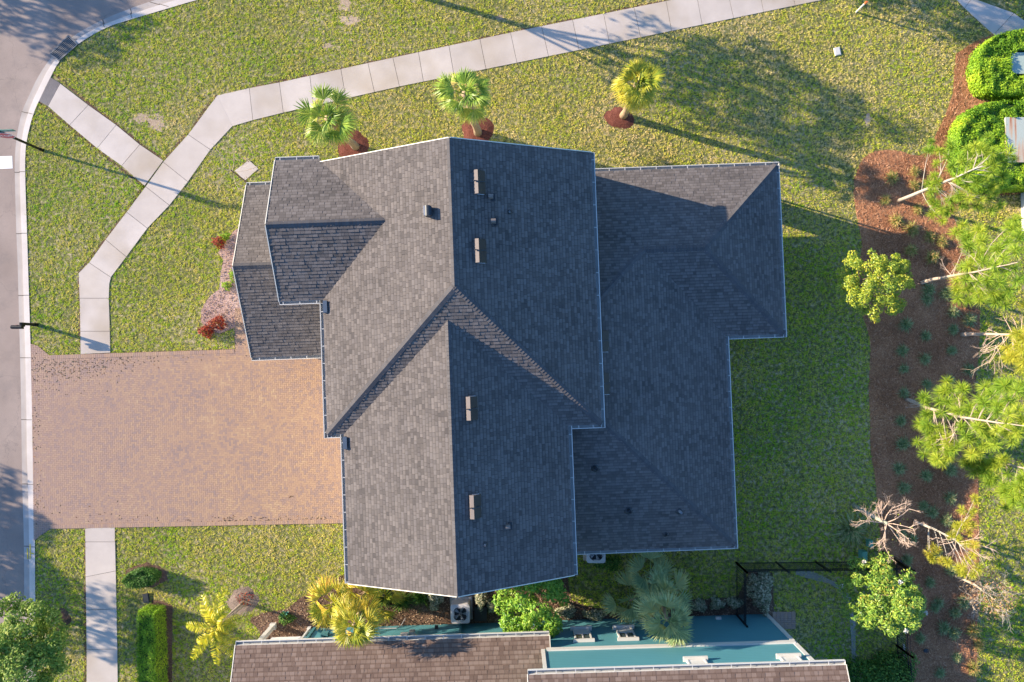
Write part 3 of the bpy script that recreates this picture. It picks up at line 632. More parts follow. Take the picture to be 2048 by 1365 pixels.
planes_up = [
    K([(xW,yN,h2),(xW,yS,h2),(cA,yS+hwA,rA),(cA,yN,rA)]),                 # A west
    K([(xE,yS,h2),(xE,yN,h2),(cA,yN,rA),(cA,yS+hwA,rA)]),                 # A east
    K([(xW,yS,h2),(xE,yS,h2),(cA,yS+hwA,rA)]),                            # A hip south
    K([(bW,yS+0.02,h2),(bW,bS,h2),(cB,bS,rB),(cB,yS+(rB-h2)/sl_,rB)]),            # B west
    K([(bE,bS,h2),(bE,yS+0.02,h2),(cB,yS+(rB-h2)/sl_,rB),(cB,bS,rB)]),            # B east
    K([(xW+0.02,cN,h2),(cW,cN,h2),(cW,cC,rC),(xW+hwC,cC,rC)]),            # C north
    K([(cW,cS,h2),(xW+0.02,cS,h2),(xW+hwC,cC,rC),(cW,cC,rC)]),            # C south
]
hx = 8.9
planes_low = [
    K([(d1E,d1N,h1),(d2E-hwD,d1N,h1),(d2E-hwD,cD,rD),(d1E-hwD,cD,rD)]),   # D north
    K([(d2E-hwD,d1N,h1),(xE-0.3,d1N,h1),(xE-0.3,d1N-(d2E-xE+0.3),h1+sD*(d2E-xE+0.3)),(d2E-hwD,cD,rD)]),
    K([(d1E,d1S,h1),(d1E,d1N,h1),(d1E-hwD,cD,rD)]),                       # D east hip
    K([(d2E,d1S,h1),(d1E,d1S,h1),(d1E-hwD,cD,rD),(d2E-hwD,cD,rD)]),       # D south
    K([(d2E,d2S,h1),(d2E,d1S,h1),(d2E-hwD,cD,rD),(xE-0.3,d1N-(d2E-xE+0.3),h1+sD*(d2E-xE+0.3)),(xE-0.3,d2S+(d2E-xE+0.3),h1+sD*(d2E-xE+0.3))]),  # D2 east
    K([(bE-0.35,d2S,h1),(d2E,d2S,h1),(xE-0.3,d2S+(d2E-xE+0.3),h1+sD*(d2E-xE+0.3)),(bE-0.35,d2S+(d2E-xE+0.3),h1+sD*(d2E-xE+0.3))]),             # D2 south
    K([(-6.9,eN,hE),(eW,eN,hE),(eW,cE,rE),(-6.9,cE,rE)]),                 # E north
    K([(eW,eS,hE),(-6.9,eS,hE),(-6.9,cE,rE),(eW,cE,rE)]),                 # E south
]
def zroof(x, y, up=True):
    if up:
        a = min(h2+sl_*(x-xW), h2+sl_*(xE-x), h2+sl_*(y-yS)) if y > yS else -1
        b_ = min(h2+sB*(x-bW), h2+sB*(bE-x)) if y < yS+hwB else -1
        return max(a, b_)
    n = h1+sD*(d1N-y); e1 = h1+sD*(d1E-x); s1 = h1+sD*(y-d1S); e2 = h1+sD*(d2E-x); s2 = h1+sD*(y-d2S)
    return max(min(n, e1, s1), min(n, e2, s2))
def on_roof(px, py, up=True):
    z = 7.0 if up else 4.0
    for _ in range(25):
        w = G(px, py, z); x, y = h2l(w); z = z*0.5+0.5*zroof(x, y, up)
    return x, y, z
# upper roof
roof = empty('x', (0,0,0)); bpy.data.objects.remove(roof)
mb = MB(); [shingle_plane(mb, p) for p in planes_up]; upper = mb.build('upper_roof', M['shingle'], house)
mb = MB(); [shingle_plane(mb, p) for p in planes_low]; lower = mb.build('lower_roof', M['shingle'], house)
mb = MB(); [deck_plane(mb, p) for p in planes_up]; mb.build('roof_deck', [M['deck'], M['white'], M['cream']], upper)
mb = MB(); [deck_plane(mb, p) for p in planes_low]; mb.build('roof_deck', [M['deck'], M['white'], M['cream']], lower)
s2 = math.sqrt(1+sl_*sl_); Wd, Ed = (-1,0,-sl_), (1,0,-sl_); Nd, Sd = (0,1,-sl_), (0,-1,-sl_)
def hipdirs(p1, p2, d1, d2):
    """directions down each plane, square to the hip"""
    d = (Vector(p2)-Vector(p1)).normalized(); r = []
    for w in (d1, d2):
        w = Vector(w).normalized(); r.append((w-d*w.dot(d)).normalized())
    return r
def cap(mb, p1, p2, d1, d2, hw=0.15):
    p1, p2 = hl(*p1), hl(*p2); w1, w2 = hipdirs(p1, p2, d1, d2); ridge_cap(mb, p1, p2, w1, w2, hw=hw)
mb = MB()
cap(mb, (cA,yN,rA), (cA,yS+hwA,rA), Wd, Ed, 0.12); cap(mb, (xW,yS,h2), (cA,yS+hwA,rA), Wd, Sd, 0.16); cap(mb, (xE,yS,h2), (cA,yS+hwA,rA), Sd, Ed, 0.14)
cap(mb, (cB,bS,rB), (cB,yS+(rB-h2)/sl_,rB), Wd, Ed, 0.12); cap(mb, (cW,cC,rC), (xW+hwC,cC,rC), Nd, Sd, 0.14)
mb.build('ridge_cap', M['shingle_cap'], upper)
mb = MB()
cap(mb, (d1E,d1N,h1), (d1E-hwD,cD,rD), Nd, Ed, 0.17); cap(mb, (d1E,d1S,h1), (d1E-hwD,cD,rD), Ed, Sd, 0.17); cap(mb, (d2E-hwD,cD,rD), (d1E-hwD,cD,rD), Nd, Sd, 0.17)
q = d2E-xE+0.25; cap(mb, (d2E-hwD,cD,rD), (d2E-q,d1N-q,h1+sD*q), Nd, Ed, 0.15); cap(mb, (d2E,d2S,h1), (d2E-q,d2S+q,h1+sD*q), Ed, Sd, 0.15)
cap(mb, (eW,cE,rE), (-7.3,cE,rE), Nd, Sd, 0.15); mb.build('ridge_cap', M['shingle_cap'], lower)
# gutters
def gut(parent, a, b, out, z, **k):
    mb = MB(); gutter_run(mb, hl(*a)[:2], hl(*b)[:2], out, z, **k); return mb.build('gutter', [M['white'], M['gutter']], parent)
gut(upper, (xW,cS-0.15), (xW,yS-0.15), (-1,0), h2); gut(upper, (xW,yS), (bW-0.14,yS), (0,-1), h2, hang=0.4, start=0.15); gut(upper, (bW,yS-0.02), (bW,bS), (-1,0), h2)
gut(upper, (xE,yN), (xE,yS-0.15), (1,0), h2, start=0.3, hang=0.95); gut(upper, (xE,yS), (bE+0.14,yS), (0,-1), h2, hang=0.6, start=0.35); gut(upper, (bE,yS-0.02), (bE,bS), (1,0), h2, hang=0.9)
gut(upper, (cW,cN), (xW,cN), (0,1), h2, hang=0.7, start=0.2); gut(upper, (cW,cS), (xW-0.15,cS), (0,-1), h2, hang=0.7, start=0.15)
gut(lower, (xE+0.1,d1N), (d1E+0.14,d1N), (0,1), h1); gut(lower, (d1E,d1N), (d1E,d1S-0.14), (1,0), h1); gut(lower, (d1E,d1S), (d2E+0.15,d1S), (0,-1), h1, start=0.4)
gut(lower, (d2E,d1S-0.02), (d2E,d2S-0.14), (1,0), h1); gut(lower, (d2E,d2S), (bE+0.02,d2S), (0,-1), h1)
gut(lower, (eW,eN), (-9.3,eN), (0,1), hE, start=0.15); gut(lower, (eW,eS), (-7.35,eS), (0,-1), hE)
# rake boards on the gable ends
def rake(a, b_, parent): mb = MB(); mb.bar(a, b_, 0.03, 0.16); mb.build('rake_board', M['cream'], parent)
for (y, s_) in ((yN, 1), (bS, -1)):
    cx, ww, rr, xl, xr = (cA, hwA, rA, xW, xE) if s_ > 0 else (cB, hwB, rB, bW, bE)
    for xx in (xl, xr): rake(hl(xx, y+0.018*s_, h2-0.05), hl(cx, y+0.018*s_, rr-0.05), upper)
for y in (cN, cS): rake(hl(cW-0.018, y, h2-0.05), hl(cW-0.018, cC, rC-0.05), upper)
for y in (eN, eS): rake(hl(eW-0.018, y, hE-0.05), hl(eW-0.018, cE, rE-0.05), lower)
# splash guards standing in the west gutter corners
for (px, py) in ((649.5, 614), (689, 886)):
    w = G(px, py, h2+0.1); x, y = h2l(w); mb = MB(); mb.box(hl(x, y, h2+0.07), (0.10, 0.52, 0.20)); mb.box(hl(x+0.035, y, h2+0.19), (0.17, 0.50, 0.02)); mb.build('splash_guard', M['navy'], upper)
# off-ridge vents: long hood with raised ridge-side face coloured pale as if sunlit, dark sloping cover, middle strap and end flange
def ridge_vent(px, py, up, L=0.92, flip=1):
    x, y, z = on_roof(px, py, up); mb = MB(); ln = L/2; a = -math.atan(sl_)
    R_ = Matrix.Rotation(-a, 3, 'Y') if False else Matrix.Rotation(math.atan(sl_), 3, 'Y')
    o = Vector(hl(x, y, z))
    hs_ = 1.0 if up else 0.5
    def q(pts, m): mb.face([o+R_ @ Vector((p[0], p[1], p[2]*hs_)) for p in pts], 0.5, m)
    w0, w1, zt, zb = -0.13, 0.36, 0.125, 0.07
    f0 = -0.02
    q([(w0,-ln,0.15),(f0,-ln,0.25),(f0,ln,0.25),(w0,ln,0.15)], 1)                       # pale top strip
    q([(w0,-ln,0.0),(w0,-ln,0.15),(w0,ln,0.15),(w0,ln,0.0)], 1)
    q([(f0,-ln,0.24),(w1,-ln,zb),(w1,ln,zb),(f0,ln,0.24)], 0)                               # dark cover
    q([(w1,-ln,0.0),(w1,ln,0.0),(w1,ln,zb),(w1,-ln,zb)], 0)
    for yy, s_ in ((-ln, 1), (ln, -1)):
        p = [(w0,yy,0.0),(w1,yy,0.0),(w1,yy,zb),(f0,yy,0.25),(w0,yy,0.15)]; q(p if s_ > 0 else p[::-1], 1)
    v = mb.build('roof_vent', [M['brown_metal'], M['vent_face'] if up else M['brown_metal']], upper if up else lower)  # sunlit pale tone on the upper vents only
    mb = MB()
    for (c, s3) in (((-0.08, flip*0.02, 0.215), (0.20, 0.035, 0.05)), ((0.14, flip*0.02, 0.175), (0.34, 0.030, 0.04))):
        p = o+R_ @ Vector((c[0], c[1], c[2]*hs_)); k = len(mb.v); mb.box((0,0,0), s3)
        mb.v[k:] = [tuple(p+R_ @ Vector(t)) for t in mb.v[k:]]
    mb.build('strap', M['dark_metal'], v)
    mb = MB(); k = 0; mb.box((0,0,0), (0.28, 0.018, 0.03)); p = o+R_ @ Vector((0.13, flip*(-ln-0.012), 0.115*hs_)); mb.v = [tuple(p+R_ @ Vector(t)) for t in mb.v]; mb.build('flange', M['grey_metal'], v)
for px, py, f in ((952,366,1), (954,503,1), (937,817,-1), (944,1013,-1)): ridge_vent(px, py, True, flip=f)
for px, py in ((1203,683), (1205,768)): ridge_vent(px, py, False, L=0.90, flip=1)
# domed exhaust vents
def dome_vent(px, py, up, s=0.17):
    x, y, z = on_roof(px, py, up); mb = MB(); o = Vector(hl(x, y, z)); nseg = 7; hgt = 0.22
    for i in range(nseg):
        t0, t1 = PI*i/nseg, PI*(i+1)/nseg
        P = [o+Vector((-s*0.55, -s*0.5*math.cos(t0), hgt+0.11*math.sin(t0))), o+Vector((s*0.55, -s*0.5*math.cos(t0), hgt-0.02+0.11*math.sin(t0))), o+Vector((s*0.55, -s*0.5*math.cos(t1), hgt-0.02+0.11*math.sin(t1))), o+Vector((-s*0.55, -s*0.5*math.cos(t1), hgt+0.11*math.sin(t1)))]
        mb.face(P); mb.face([P[0], P[3], o+Vector((-s*0.55, 0, hgt))]); mb.face([P[2], P[1], o+Vector((s*0.55, 0, hgt-0.02))])
    mb.box(tuple(o+Vector((0,0,0.08))), (s*1.1, s, 0.30)); v = mb.build('exhaust_vent', M['vent_face'], upper if up else lower)
    mb = MB(); mb.box(tuple(o+Vector((0,0,-0.0))), (s*1.9, s*1.7, 0.05)); mb.build('flashing', M['dark_metal'], v)
for px, py in ((982,395), (987,444), (1016,1052)): dome_vent(px, py, True)
def pipe_vent(px, py, up, r=0.045, h=0.28, mat='grey_metal'):
    x, y, z = on_roof(px, py, up); mb = MB(); o = Vector(hl(x, y, z)); mb.tube([o-Vector((0,0,0.05)), o+Vector((0,0,h))], r, 10, cap=False); mb.tube([o+Vector((0,0,h-0.05)), o+Vector((0,0,h-0.1))], r*0.85, 10)
    v = mb.build('vent_pipe', M[mat], upper if up else lower)
    mb = MB(); mb.tube([o-Vector((0,0,0.03)), o+Vector((0,0,0.05)), o+Vector((0,0,0.09))], [r*3.0, r*2.1, r*1.2], 10); mb.build('boot', M['dark_metal'], v)
for px, py, u in ((1019,425,1), (970,1089,1)): pipe_vent(px, py, True, 0.04, 0.18)
pipe_vent(1190, 935, False, 0.07, 0.45, 'dark_metal'); pipe_vent(1257, 1020, False, 0.075, 0.35, 'dark_metal'); pipe_vent(1358, 1022, False, 0.06, 0.45); pipe_vent(1331, 1068, False, 0.05, 0.15, 'dark_metal')
# gooseneck hood on the sunny slope
x, y, z = on_roof(857, 425, True); mb = MB(); o = Vector(hl(x, y, z))
mb.box(tuple(o+Vector((0.02, 0, 0.12))), (0.26, 0.34, 0.42), m=0); mb.box(tuple(o+Vector((-0.125, 0, 0.24))), (0.05, 0.36, 0.22), m=1); mb.tube([o+Vector((0.0,-0.2,0.27)), o+Vector((0.0,0.2,0.27))], 0.12, 10, m=0)
mb.build('hood_vent', [M['dark_metal'], M['grey_metal']], upper)
# walls of the house
mb = MB(); wt = 0.16
def wallbox(x0, y0, x1, y1, z0, z1, m=0):
    c = hl((x0+x1)/2, (y0+y1)/2, (z0+z1)/2); mb.box(c, (x1-x0, y1-y0, z1-z0), m=m)
wallbox(-7.30, -2.72, 3.42, 8.33, 0, h2-0.12); wallbox(-6.68, -8.78, 1.86, -2.73, 0, h2-0.12); wallbox(-9.20, 2.98, -7.31, 8.05, 0, h2-0.12)
for (yy, x0, x1, cx, rr, hw_) in ((8.33, -7.30, 3.42, cA, rA, hwA), (-8.78, -6.68, 1.86, cB, rB, hwB)):
    s_ = -1 if yy > 0 else 1; zz = lambda x: h2+(rr-h2)/hw_*min(x-(cx-hw_), (cx+hw_)-x)-0.13
    f = [hl(x0, yy, h2-0.12), hl(x1, yy, h2-0.12), hl(x1, yy, zz(x1)), hl(cx, yy, rr-0.13), hl(x0, yy, zz(x0))]; k = [(p[0], p[1]+s_*0.2, p[2]) for p in f]
    mb.face(f if s_ > 0 else f[::-1]); mb.face(k[::-1] if s_ > 0 else k)
f = [hl(-9.20, 2.98, h2-0.12), hl(-9.20, 8.05, h2-0.12), hl(-9.20, 8.05, h2+0.05), hl(-9.20, cC, rC-0.13), hl(-9.20, 2.98, h2+0.05)]; mb.face(f[::-1])
# low wing: solid block, open lanai in the north-east corner with a stout corner pier
wallbox(1.87, -8.55, 9.35, 0.9, 0, h1-0.1); wallbox(3.26, 0.91, 6.9, 7.80, 0, h1-0.1); wallbox(6.91, 0.91, 12.0, 3.6, 0, h1-0.1)
wallbox(11.15, 6.95, 12.0, 7.80, 0, h1-0.1); mb.box(hl(9.45, 5.7, 0.02), (5.05, 4.15, 0.04))
wallbox(6.91, 7.55, 12.0, 7.79, 2.72, h1-0.1); wallbox(11.76, 3.61, 11.99, 6.94, 2.72, h1-0.1)
wallbox(-11.35, 4.8, -9.21, 7.8, 0, hE-0.1); wallbox(-9.21, 0.75, -7.31, 2.97, 0, hE-0.1)
f = [hl(-11.35, 0.75, hE-0.12), hl(-11.35, 7.8, hE-0.12), hl(-11.35, 7.8, hE+0.03), hl(-11.35, cE, rE-0.14), hl(-11.35, 0.75, hE+0.03)]; mb.face(f[::-1])
mb.build('wall', M['stucco'], house)
for (x, y) in ((-11.2, 0.85), (-11.2, 2.8)):
    mb = MB(); mb.box(hl(x, y, (hE-0.12)/2), (0.26, 0.26, hE-0.14)); mb.box(hl(x, y, 0.12), (0.34, 0.34, 0.24)); mb.build('porch_post', M['white'], house)
# garage doors, windows, front door
def panel(name, mat, x0, y0, x1, y1, z0, z1, parent=house, r=0.5):
    mb = MB(); mb.box(hl((x0+x1)/2, (y0+y1)/2, (z0+z1)/2), (max(x1-x0, 0.05), max(y1-y0, 0.05), z1-z0)); return mb.build(name, M[mat], parent)
for y0, y1 in ((-8.2, -5.6), (-5.3, -3.3), (-2.3, 0.1)):
    gx = -6.68 if y1 < -3 else -7.30
    g = panel('garage_door', 'white', gx-0.06, y0, gx-0.005, y1, 0.02, 2.3)
    mb = MB(); [mb.box(hl(gx-0.065, (y0+y1)/2, zz), (0.012, y1-y0-0.1, 0.03)) for zz in (0.6, 1.15, 1.7)]; mb.build('panel_rib', M['grey_metal'], g)
def window(cx, cy, cz, w, h, face):
    ex, ey = (0.0, 1.0) if face in 'WE' else (1.0, 0.0); ox, oy = {'W': (-1,0), 'E': (1,0), 'N': (0,1), 'S': (0,-1)}[face]
    mb = MB(); sx, sy = (0.06, w+0.2) if face in 'WE' else (w+0.2, 0.06); mb.box(hl(cx+ox*0.02, cy+oy*0.02, cz), (sx, sy, h+0.2)); fr = mb.build('window', M['white'], house)
    mb = MB(); sx, sy = (0.03, w/2-0.03) if face in 'WE' else (w/2-0.03, 0.03)
    for s_ in (-1, 1): mb.box(hl(cx+ox*0.05+ex*s_*w/4, cy+oy*0.05+ey*s_*w/4, cz), (sx, sy, h))
    mb.build('pane', M['glass'], fr)
for y in (-7.2, -5.0, -0.9): window(-6.68 if y < -3 else -7.30, y, 4.3, 1.2, 1.2, 'W')
for y in (4.4, 6.6): window(-9.20, y, 4.4, 0.9, 1.3, 'W')
for x in (-5.5, -2.0, 1.2): window(x, 8.33, 4.3, 1.1, 1.3, 'N'); window(x, 8.33, 1.5, 1.1, 1.3, 'N')
for x in (-4.5, -1.0): window(x, -8.78, 4.3, 1.0, 1.2, 'S'); window(x, -8.78, 1.6, 1.0, 1.2, 'S')
for x in (4.6, 6.0): window(x, 7.80, 1.6, 0.9, 1.2, 'N'); window(x, -8.55, 1.6, 1.0, 1.2, 'S')
for y in (-6.5, -3.5, -1.0): window(9.35, y, 1.6, 1.2, 1.3, 'E')
d_ = panel('front_door', 'brown_metal', -9.27, 1.5, -9.22, 2.5, 0.05, 2.2); mb = MB(); mb.box(hl(-9.31, 1.65, 1.05), (0.05, 0.05, 0.14)); mb.build('door_handle', M['grey_metal'], d_)
# downpipes
for (x, y) in ((d2E-0.32, d1S-0.08), (12.06, 7.86), (1.95, -8.62), (-7.36, -2.8)):
    mb = MB(); top = h1 if x > 3 or y < -8 else h2
    if x == 1.95: top = h1
    mb.bar(hl(x+0.06, y, 0.1), hl(x+0.06, y, top-0.15), 0.08, 0.06); mb.build('downpipe', M['white'], house)

# ------------------------------------------------------------------ the teal neighbour
TN = 0.030; NO = G(1533, 1228); nb = empty('teal_house', (NO.x, NO.y, 0), TN)
tag(nb, 'teal lap-sided neighbour house with brown shingle roofs and white trim along the bottom', 'house')
def w2n(w):
    dx, dy = w[0]-NO.x, w[1]-NO.y; return (math.cos(TN)*dx+math.sin(TN)*dy, -math.sin(TN)*dx+math.cos(TN)*dy)
NH = 6.75
mb = MB(); mb.box((-11.3/2, -5.0, NH/2-0.05), (11.3, 10.0, NH-0.1)); mb.box((-17.0, -5.0, 1.5), (11.0, 9.95, 3.0)); mb.build('wall', M['teal'], nb)
mb = MB(); mb.box((-23.5, -5.40, 1.45), (2.1, 10.0, 2.9)); mb.box((-23.5, -0.395, 1.2), (0.9, 0.03, 1.9)); mb.build('porch_wall', M['white_wall'], nb, )
e3 = 3.15; ps = 0.42
mb = MB()
P1 = [(-10.95, 0.50, e3), (-25.1, 0.50, e3), (-25.1, -5.0, e3+5.5*ps), (-10.95, -5.0, e3+5.5*ps)]; P2 = [(-25.1, -10.5, e3), (-10.95, -10.5, e3), (-10.95, -5.0, e3+5.5*ps), (-25.1, -5.0, e3+5.5*ps)]
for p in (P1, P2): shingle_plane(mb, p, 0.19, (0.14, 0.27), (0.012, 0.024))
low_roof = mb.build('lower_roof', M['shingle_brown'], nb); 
for p_ in (P1, P2): mb = MB(); deck_plane(mb, p_, 0.08); mb.build('roof_deck', [M['deck'], M['white'], M['white']], low_roof)
P3 = [(0.72, 0.42, NH), (-12.0, 0.42, NH), (-12.0, -5.0, NH+5.42*ps), (0.72, -5.0, NH+5.42*ps)]; P4 = [(-12.0, -10.42, NH), (0.72, -10.42, NH), (0.72, -5.0, NH+5.42*ps), (-12.0, -5.0, NH+5.42*ps)]
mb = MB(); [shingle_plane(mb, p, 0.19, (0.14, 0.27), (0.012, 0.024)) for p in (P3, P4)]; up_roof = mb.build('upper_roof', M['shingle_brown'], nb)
for p_ in (P3, P4): mb = MB(); deck_plane(mb, p_); mb.build('roof_deck', [M['deck'], M['white'], M['white']], up_roof)
mb = MB(); gutter_run(mb, (-25.1, 0.50), (-10.95, 0.50), (0, 1), e3, hang=0.82, w=0.16); mb.build('gutter', [M['white'], M['gutter']], low_roof)
mb = MB(); gutter_run(mb, (-12.0, 0.42), (0.72, 0.42), (0, 1), NH, hang=0.78, w=0.16); mb.build('gutter', [M['white'], M['gutter']], up_roof)
rake((-25.12, 0.5, e3-0.06), (-25.12, -5.0, e3+5.5*ps-0.06), low_roof); rake((-10.93, 0.5, e3-0.06), (-10.93, 0.0, e3+0.5*ps-0.06), low_roof)
rake((0.74, 0.42, NH-0.06), (0.74, -5.0, NH+5.42*ps-0.06), up_roof); rake((-12.02, 0.42, NH-0.06), (-12.02, -5.0, NH+5.42*ps-0.06), up_roof)
mb = MB(); mb.box((-0.02, 0.0, NH/2-0.1), (0.20, 0.06, NH-0.3)); mb.box((0.03, -0.08, NH/2-0.1), (0.06, 0.16, NH-0.3)); mb.build('corner_trim', M['white'], nb)
mb = MB(); mb.box((-11.26, 0.02, (NH+3.4)/2), (0.16, 0.06, NH-3.5)); mb.build('corner_trim', M['white'], nb)
mb = MB(); mb.box((-5.55, 0.03, 3.48), (11.1, 0.08, 0.24)); mb.build('band_board', M['white'], nb)
mb = MB(); mb.box((-22.42, 0.02, 1.5), (0.14, 0.06, 3.0)); mb.build('corner_trim', M['teal_dark'], nb)
for (px, py, w) in ((548, 1251, 0.20), (620, 1256, 0.09)):
    x, y = w2n(G(px, py)); mb = MB(); mb.box((x, y, 1.45), (w, w, 2.9)); mb.box((x, y, 0.12), (w+0.08, w+0.08, 0.24)); mb.build('porch_post', M['white'], nb)
def nwin(x, z, w, h):
    mb = MB(); mb.box((x, 0.03, z), (w, 0.05, h)); wd = mb.build('window', M['white_wall'], nb)
    mb = MB(); mb.box((x, 0.10, z-h/2-0.06), (w+0.24, 0.20, 0.10)); mb.build('sill', M['white'], wd)
    mb = MB(); mb.box((x, 0.08, z+h/2+0.05), (w+0.20, 0.14, 0.10)); mb.build('header', M['white'], wd)
    mb = MB()
    for s_ in (-1, 1): mb.box((x+s_*(w/4-0.01), 0.060, z+0.18*h), (w/2-0.12, 0.02, h*0.50))
    mb.build('pane', M['glass'], wd)
    mb = MB(); mb.box((x, 0.07, z-0.30*h), (w-0.10, 0.03, h*0.34)); mb.build('blind', M['white'], wd)
    mb = MB()
    for s_ in (-1, 1): mb.box((x+s_*(w/2-0.03), 0.075, z), (0.07, 0.06, h))
    mb.box((x, 0.075, z+0.18*h), (0.035, 0.04, h*0.5)); mb.box((x, 0.077, z-0.09*h), (w, 0.04, 0.05)); mb.build('sash_bar', M['white'], wd)
for (px, z, w) in ((1165, 2.05, 0.78), (1252, 2.05, 0.78)):
    x, y = w2n(G(px, 1276, z)); nwin(x, z, w, 1.25)
x, y = w2n(G(1048, 1268, 1.2)); nwin(x, 1.7, 1.25, 1.0)
for px in (1398, 1588):
    x, y = w2n(G(px, 1330, 5.6)); nwin(x, 5.75, 0.80, 1.3)
# things fixed to the wall
def nwall(name, mat, px, py, z, sx, sy, sz, parent=nb):
    x, y = w2n(G(px, py, z)); mb = MB(); mb.box((x, sy/2+0.004, z), (sx, sy, sz)); return mb.build(name, M[mat], parent)
nwall('electric_panel', 'beige_metal', 807, 1276, 1.7, 0.34, 0.16, 0.75); nwall('meter_box', 'grey_metal', 824, 1264, 1.3, 0.26, 0.20, 0.34); nwall('downpipe', 'teal_dark', 919, 1264, 1.5, 0.10, 0.12, 2.8)
nwall('utility_box', 'teal_dark', 650, 1268, 1.0, 0.34, 0.14, 0.32); nwall('utility_box', 'teal_dark', 640, 1260, 0.55, 0.22, 0.12, 0.2); nwall('hose_bib', 'dark_metal', 873, 1257, 0.6, 0.16, 0.14, 0.14)
x, y = w2n(G(770, 1255, 0.7)); mb = MB(); mb.tube([(x-0.3, 0.10, 0.62), (x+0.55, 0.10, 0.66), (x+0.75, 0.14, 0.40), (x+0.9, 0.35, 0.06)], 0.022, 6); mb.build('conduit', M['grey_metal'], nb)
for px, py in ((1437, 1239), (1286, 1244)):
    nwall('wall_vent', 'white', px, py, 0.5, 0.26, 0.10, 0.12)

# ------------------------------------------------------------------ plants
def mesh_np(name, V, R, mat, parent=None): return tri_mesh(name, np.asarray(V, float), None, np.asarray(R, float), mat, parent)
def unit(n, seed=None):
    v = rng.normal(size=(n, 3)); return v/np.linalg.norm(v, axis=1)[:, None]
def leaves(centers, nrm, size, w=0.5, rnd=None):
    """diamond leaves (2 triangles) at centers, leaf plane roughly square to nrm"""
    n = len(centers); a = np.cross(nrm, unit(n)); a /= np.linalg.norm(a, axis=1)[:, None]+1e-9; b_ = np.cross(nrm, a); b_ /= np.linalg.norm(b_, axis=1)[:, None]+1e-9
    s = (size*rng.uniform(0.7, 1.3, n))[:, None]; p0 = centers-a*s; p1 = centers+a*s; q0 = centers-b_*s*w-nrm*s*0.15; q1 = centers+b_*s*w-nrm*s*0.15
    r = rng.random(n) if rnd is None else rnd
    return np.concatenate([np.stack([p0, q0, p1], 1), np.stack([p0, p1, q1], 1)]), np.concatenate([r, r])
def blob_leaves(blobs, per, size, w=0.5, up=0.5, shell=0.55):
    """leaves in the outer shell of each blob (x,y,z,r[,squash])"""
    Vs, Rs = [], []
    for bl in blobs:
        x, y, z, r = bl[:4]; sq = bl[4] if len(bl) > 4 else 0.8; n = max(8, int(per*r*r)); d = unit(n); d[:, 2] = np.where(d[:, 2] < -0.35, -d[:, 2], d[:, 2])
        rad = r*(shell+(1-shell)*rng.random(n)**0.5); c = np.c_[x+d[:,0]*rad, y+d[:,1]*rad, z+d[:,2]*rad*sq]; c[:, 2] = np.maximum(c[:, 2], 0.03)
        nn = d*0.6+unit(n)*0.6; nn[:, 2] += up; nn /= np.linalg.norm(nn, axis=1)[:, None]
        v, rr = leaves(c, nn, size, w, np.clip(rng.random(n)*0.75+0.25*rng.random(), 0, 1)); Vs.append(v); Rs.append(rr)
    return np.concatenate(Vs), np.concatenate(Rs)
def blades(orig, dirs, length, width, droop=0.25, segs=2):
    """narrow tapering blades from orig along dirs, tips bending down"""
    n = len(orig); sd = np.cross(dirs, unit(n)); sd /= np.linalg.norm(sd, axis=1)[:, None]+1e-9
    L = np.broadcast_to(length, n)[:, None]; Wd_ = np.broadcast_to(width, n)[:, None]
    m = orig+dirs*L*0.55; t = orig+dirs*L; t = t-np.c_[np.zeros(n), np.zeros(n), (L[:, 0]*droop)]
    a, b_ = orig-sd*Wd_*0.5, orig+sd*Wd_*0.5; c, d = m-sd*Wd_*0.5, m+sd*Wd_*0.5
    V = np.concatenate([np.stack([a, b_, d], 1), np.stack([a, d, c], 1), np.stack([c, d, t], 1)]); r = rng.random(n); return V, np.concatenate([r, r, r])
def to_local(V, o): return V-np.array([o.x, o.y, o.z])
def curve(a, b, bend=0.1, n=4, sag=0.0):
    a = Vector(a); b = Vector(b); L = (b-a).length; o = Vector((random.uniform(-1,1), random.uniform(-1,1), random.uniform(-0.3,0.6)))*L*bend
    return [a.lerp(b, t/n)+o*math.sin(PI*t/n)+Vector((0,0,-sag*math.sin(PI*t/n))) for t in range(n+1)]

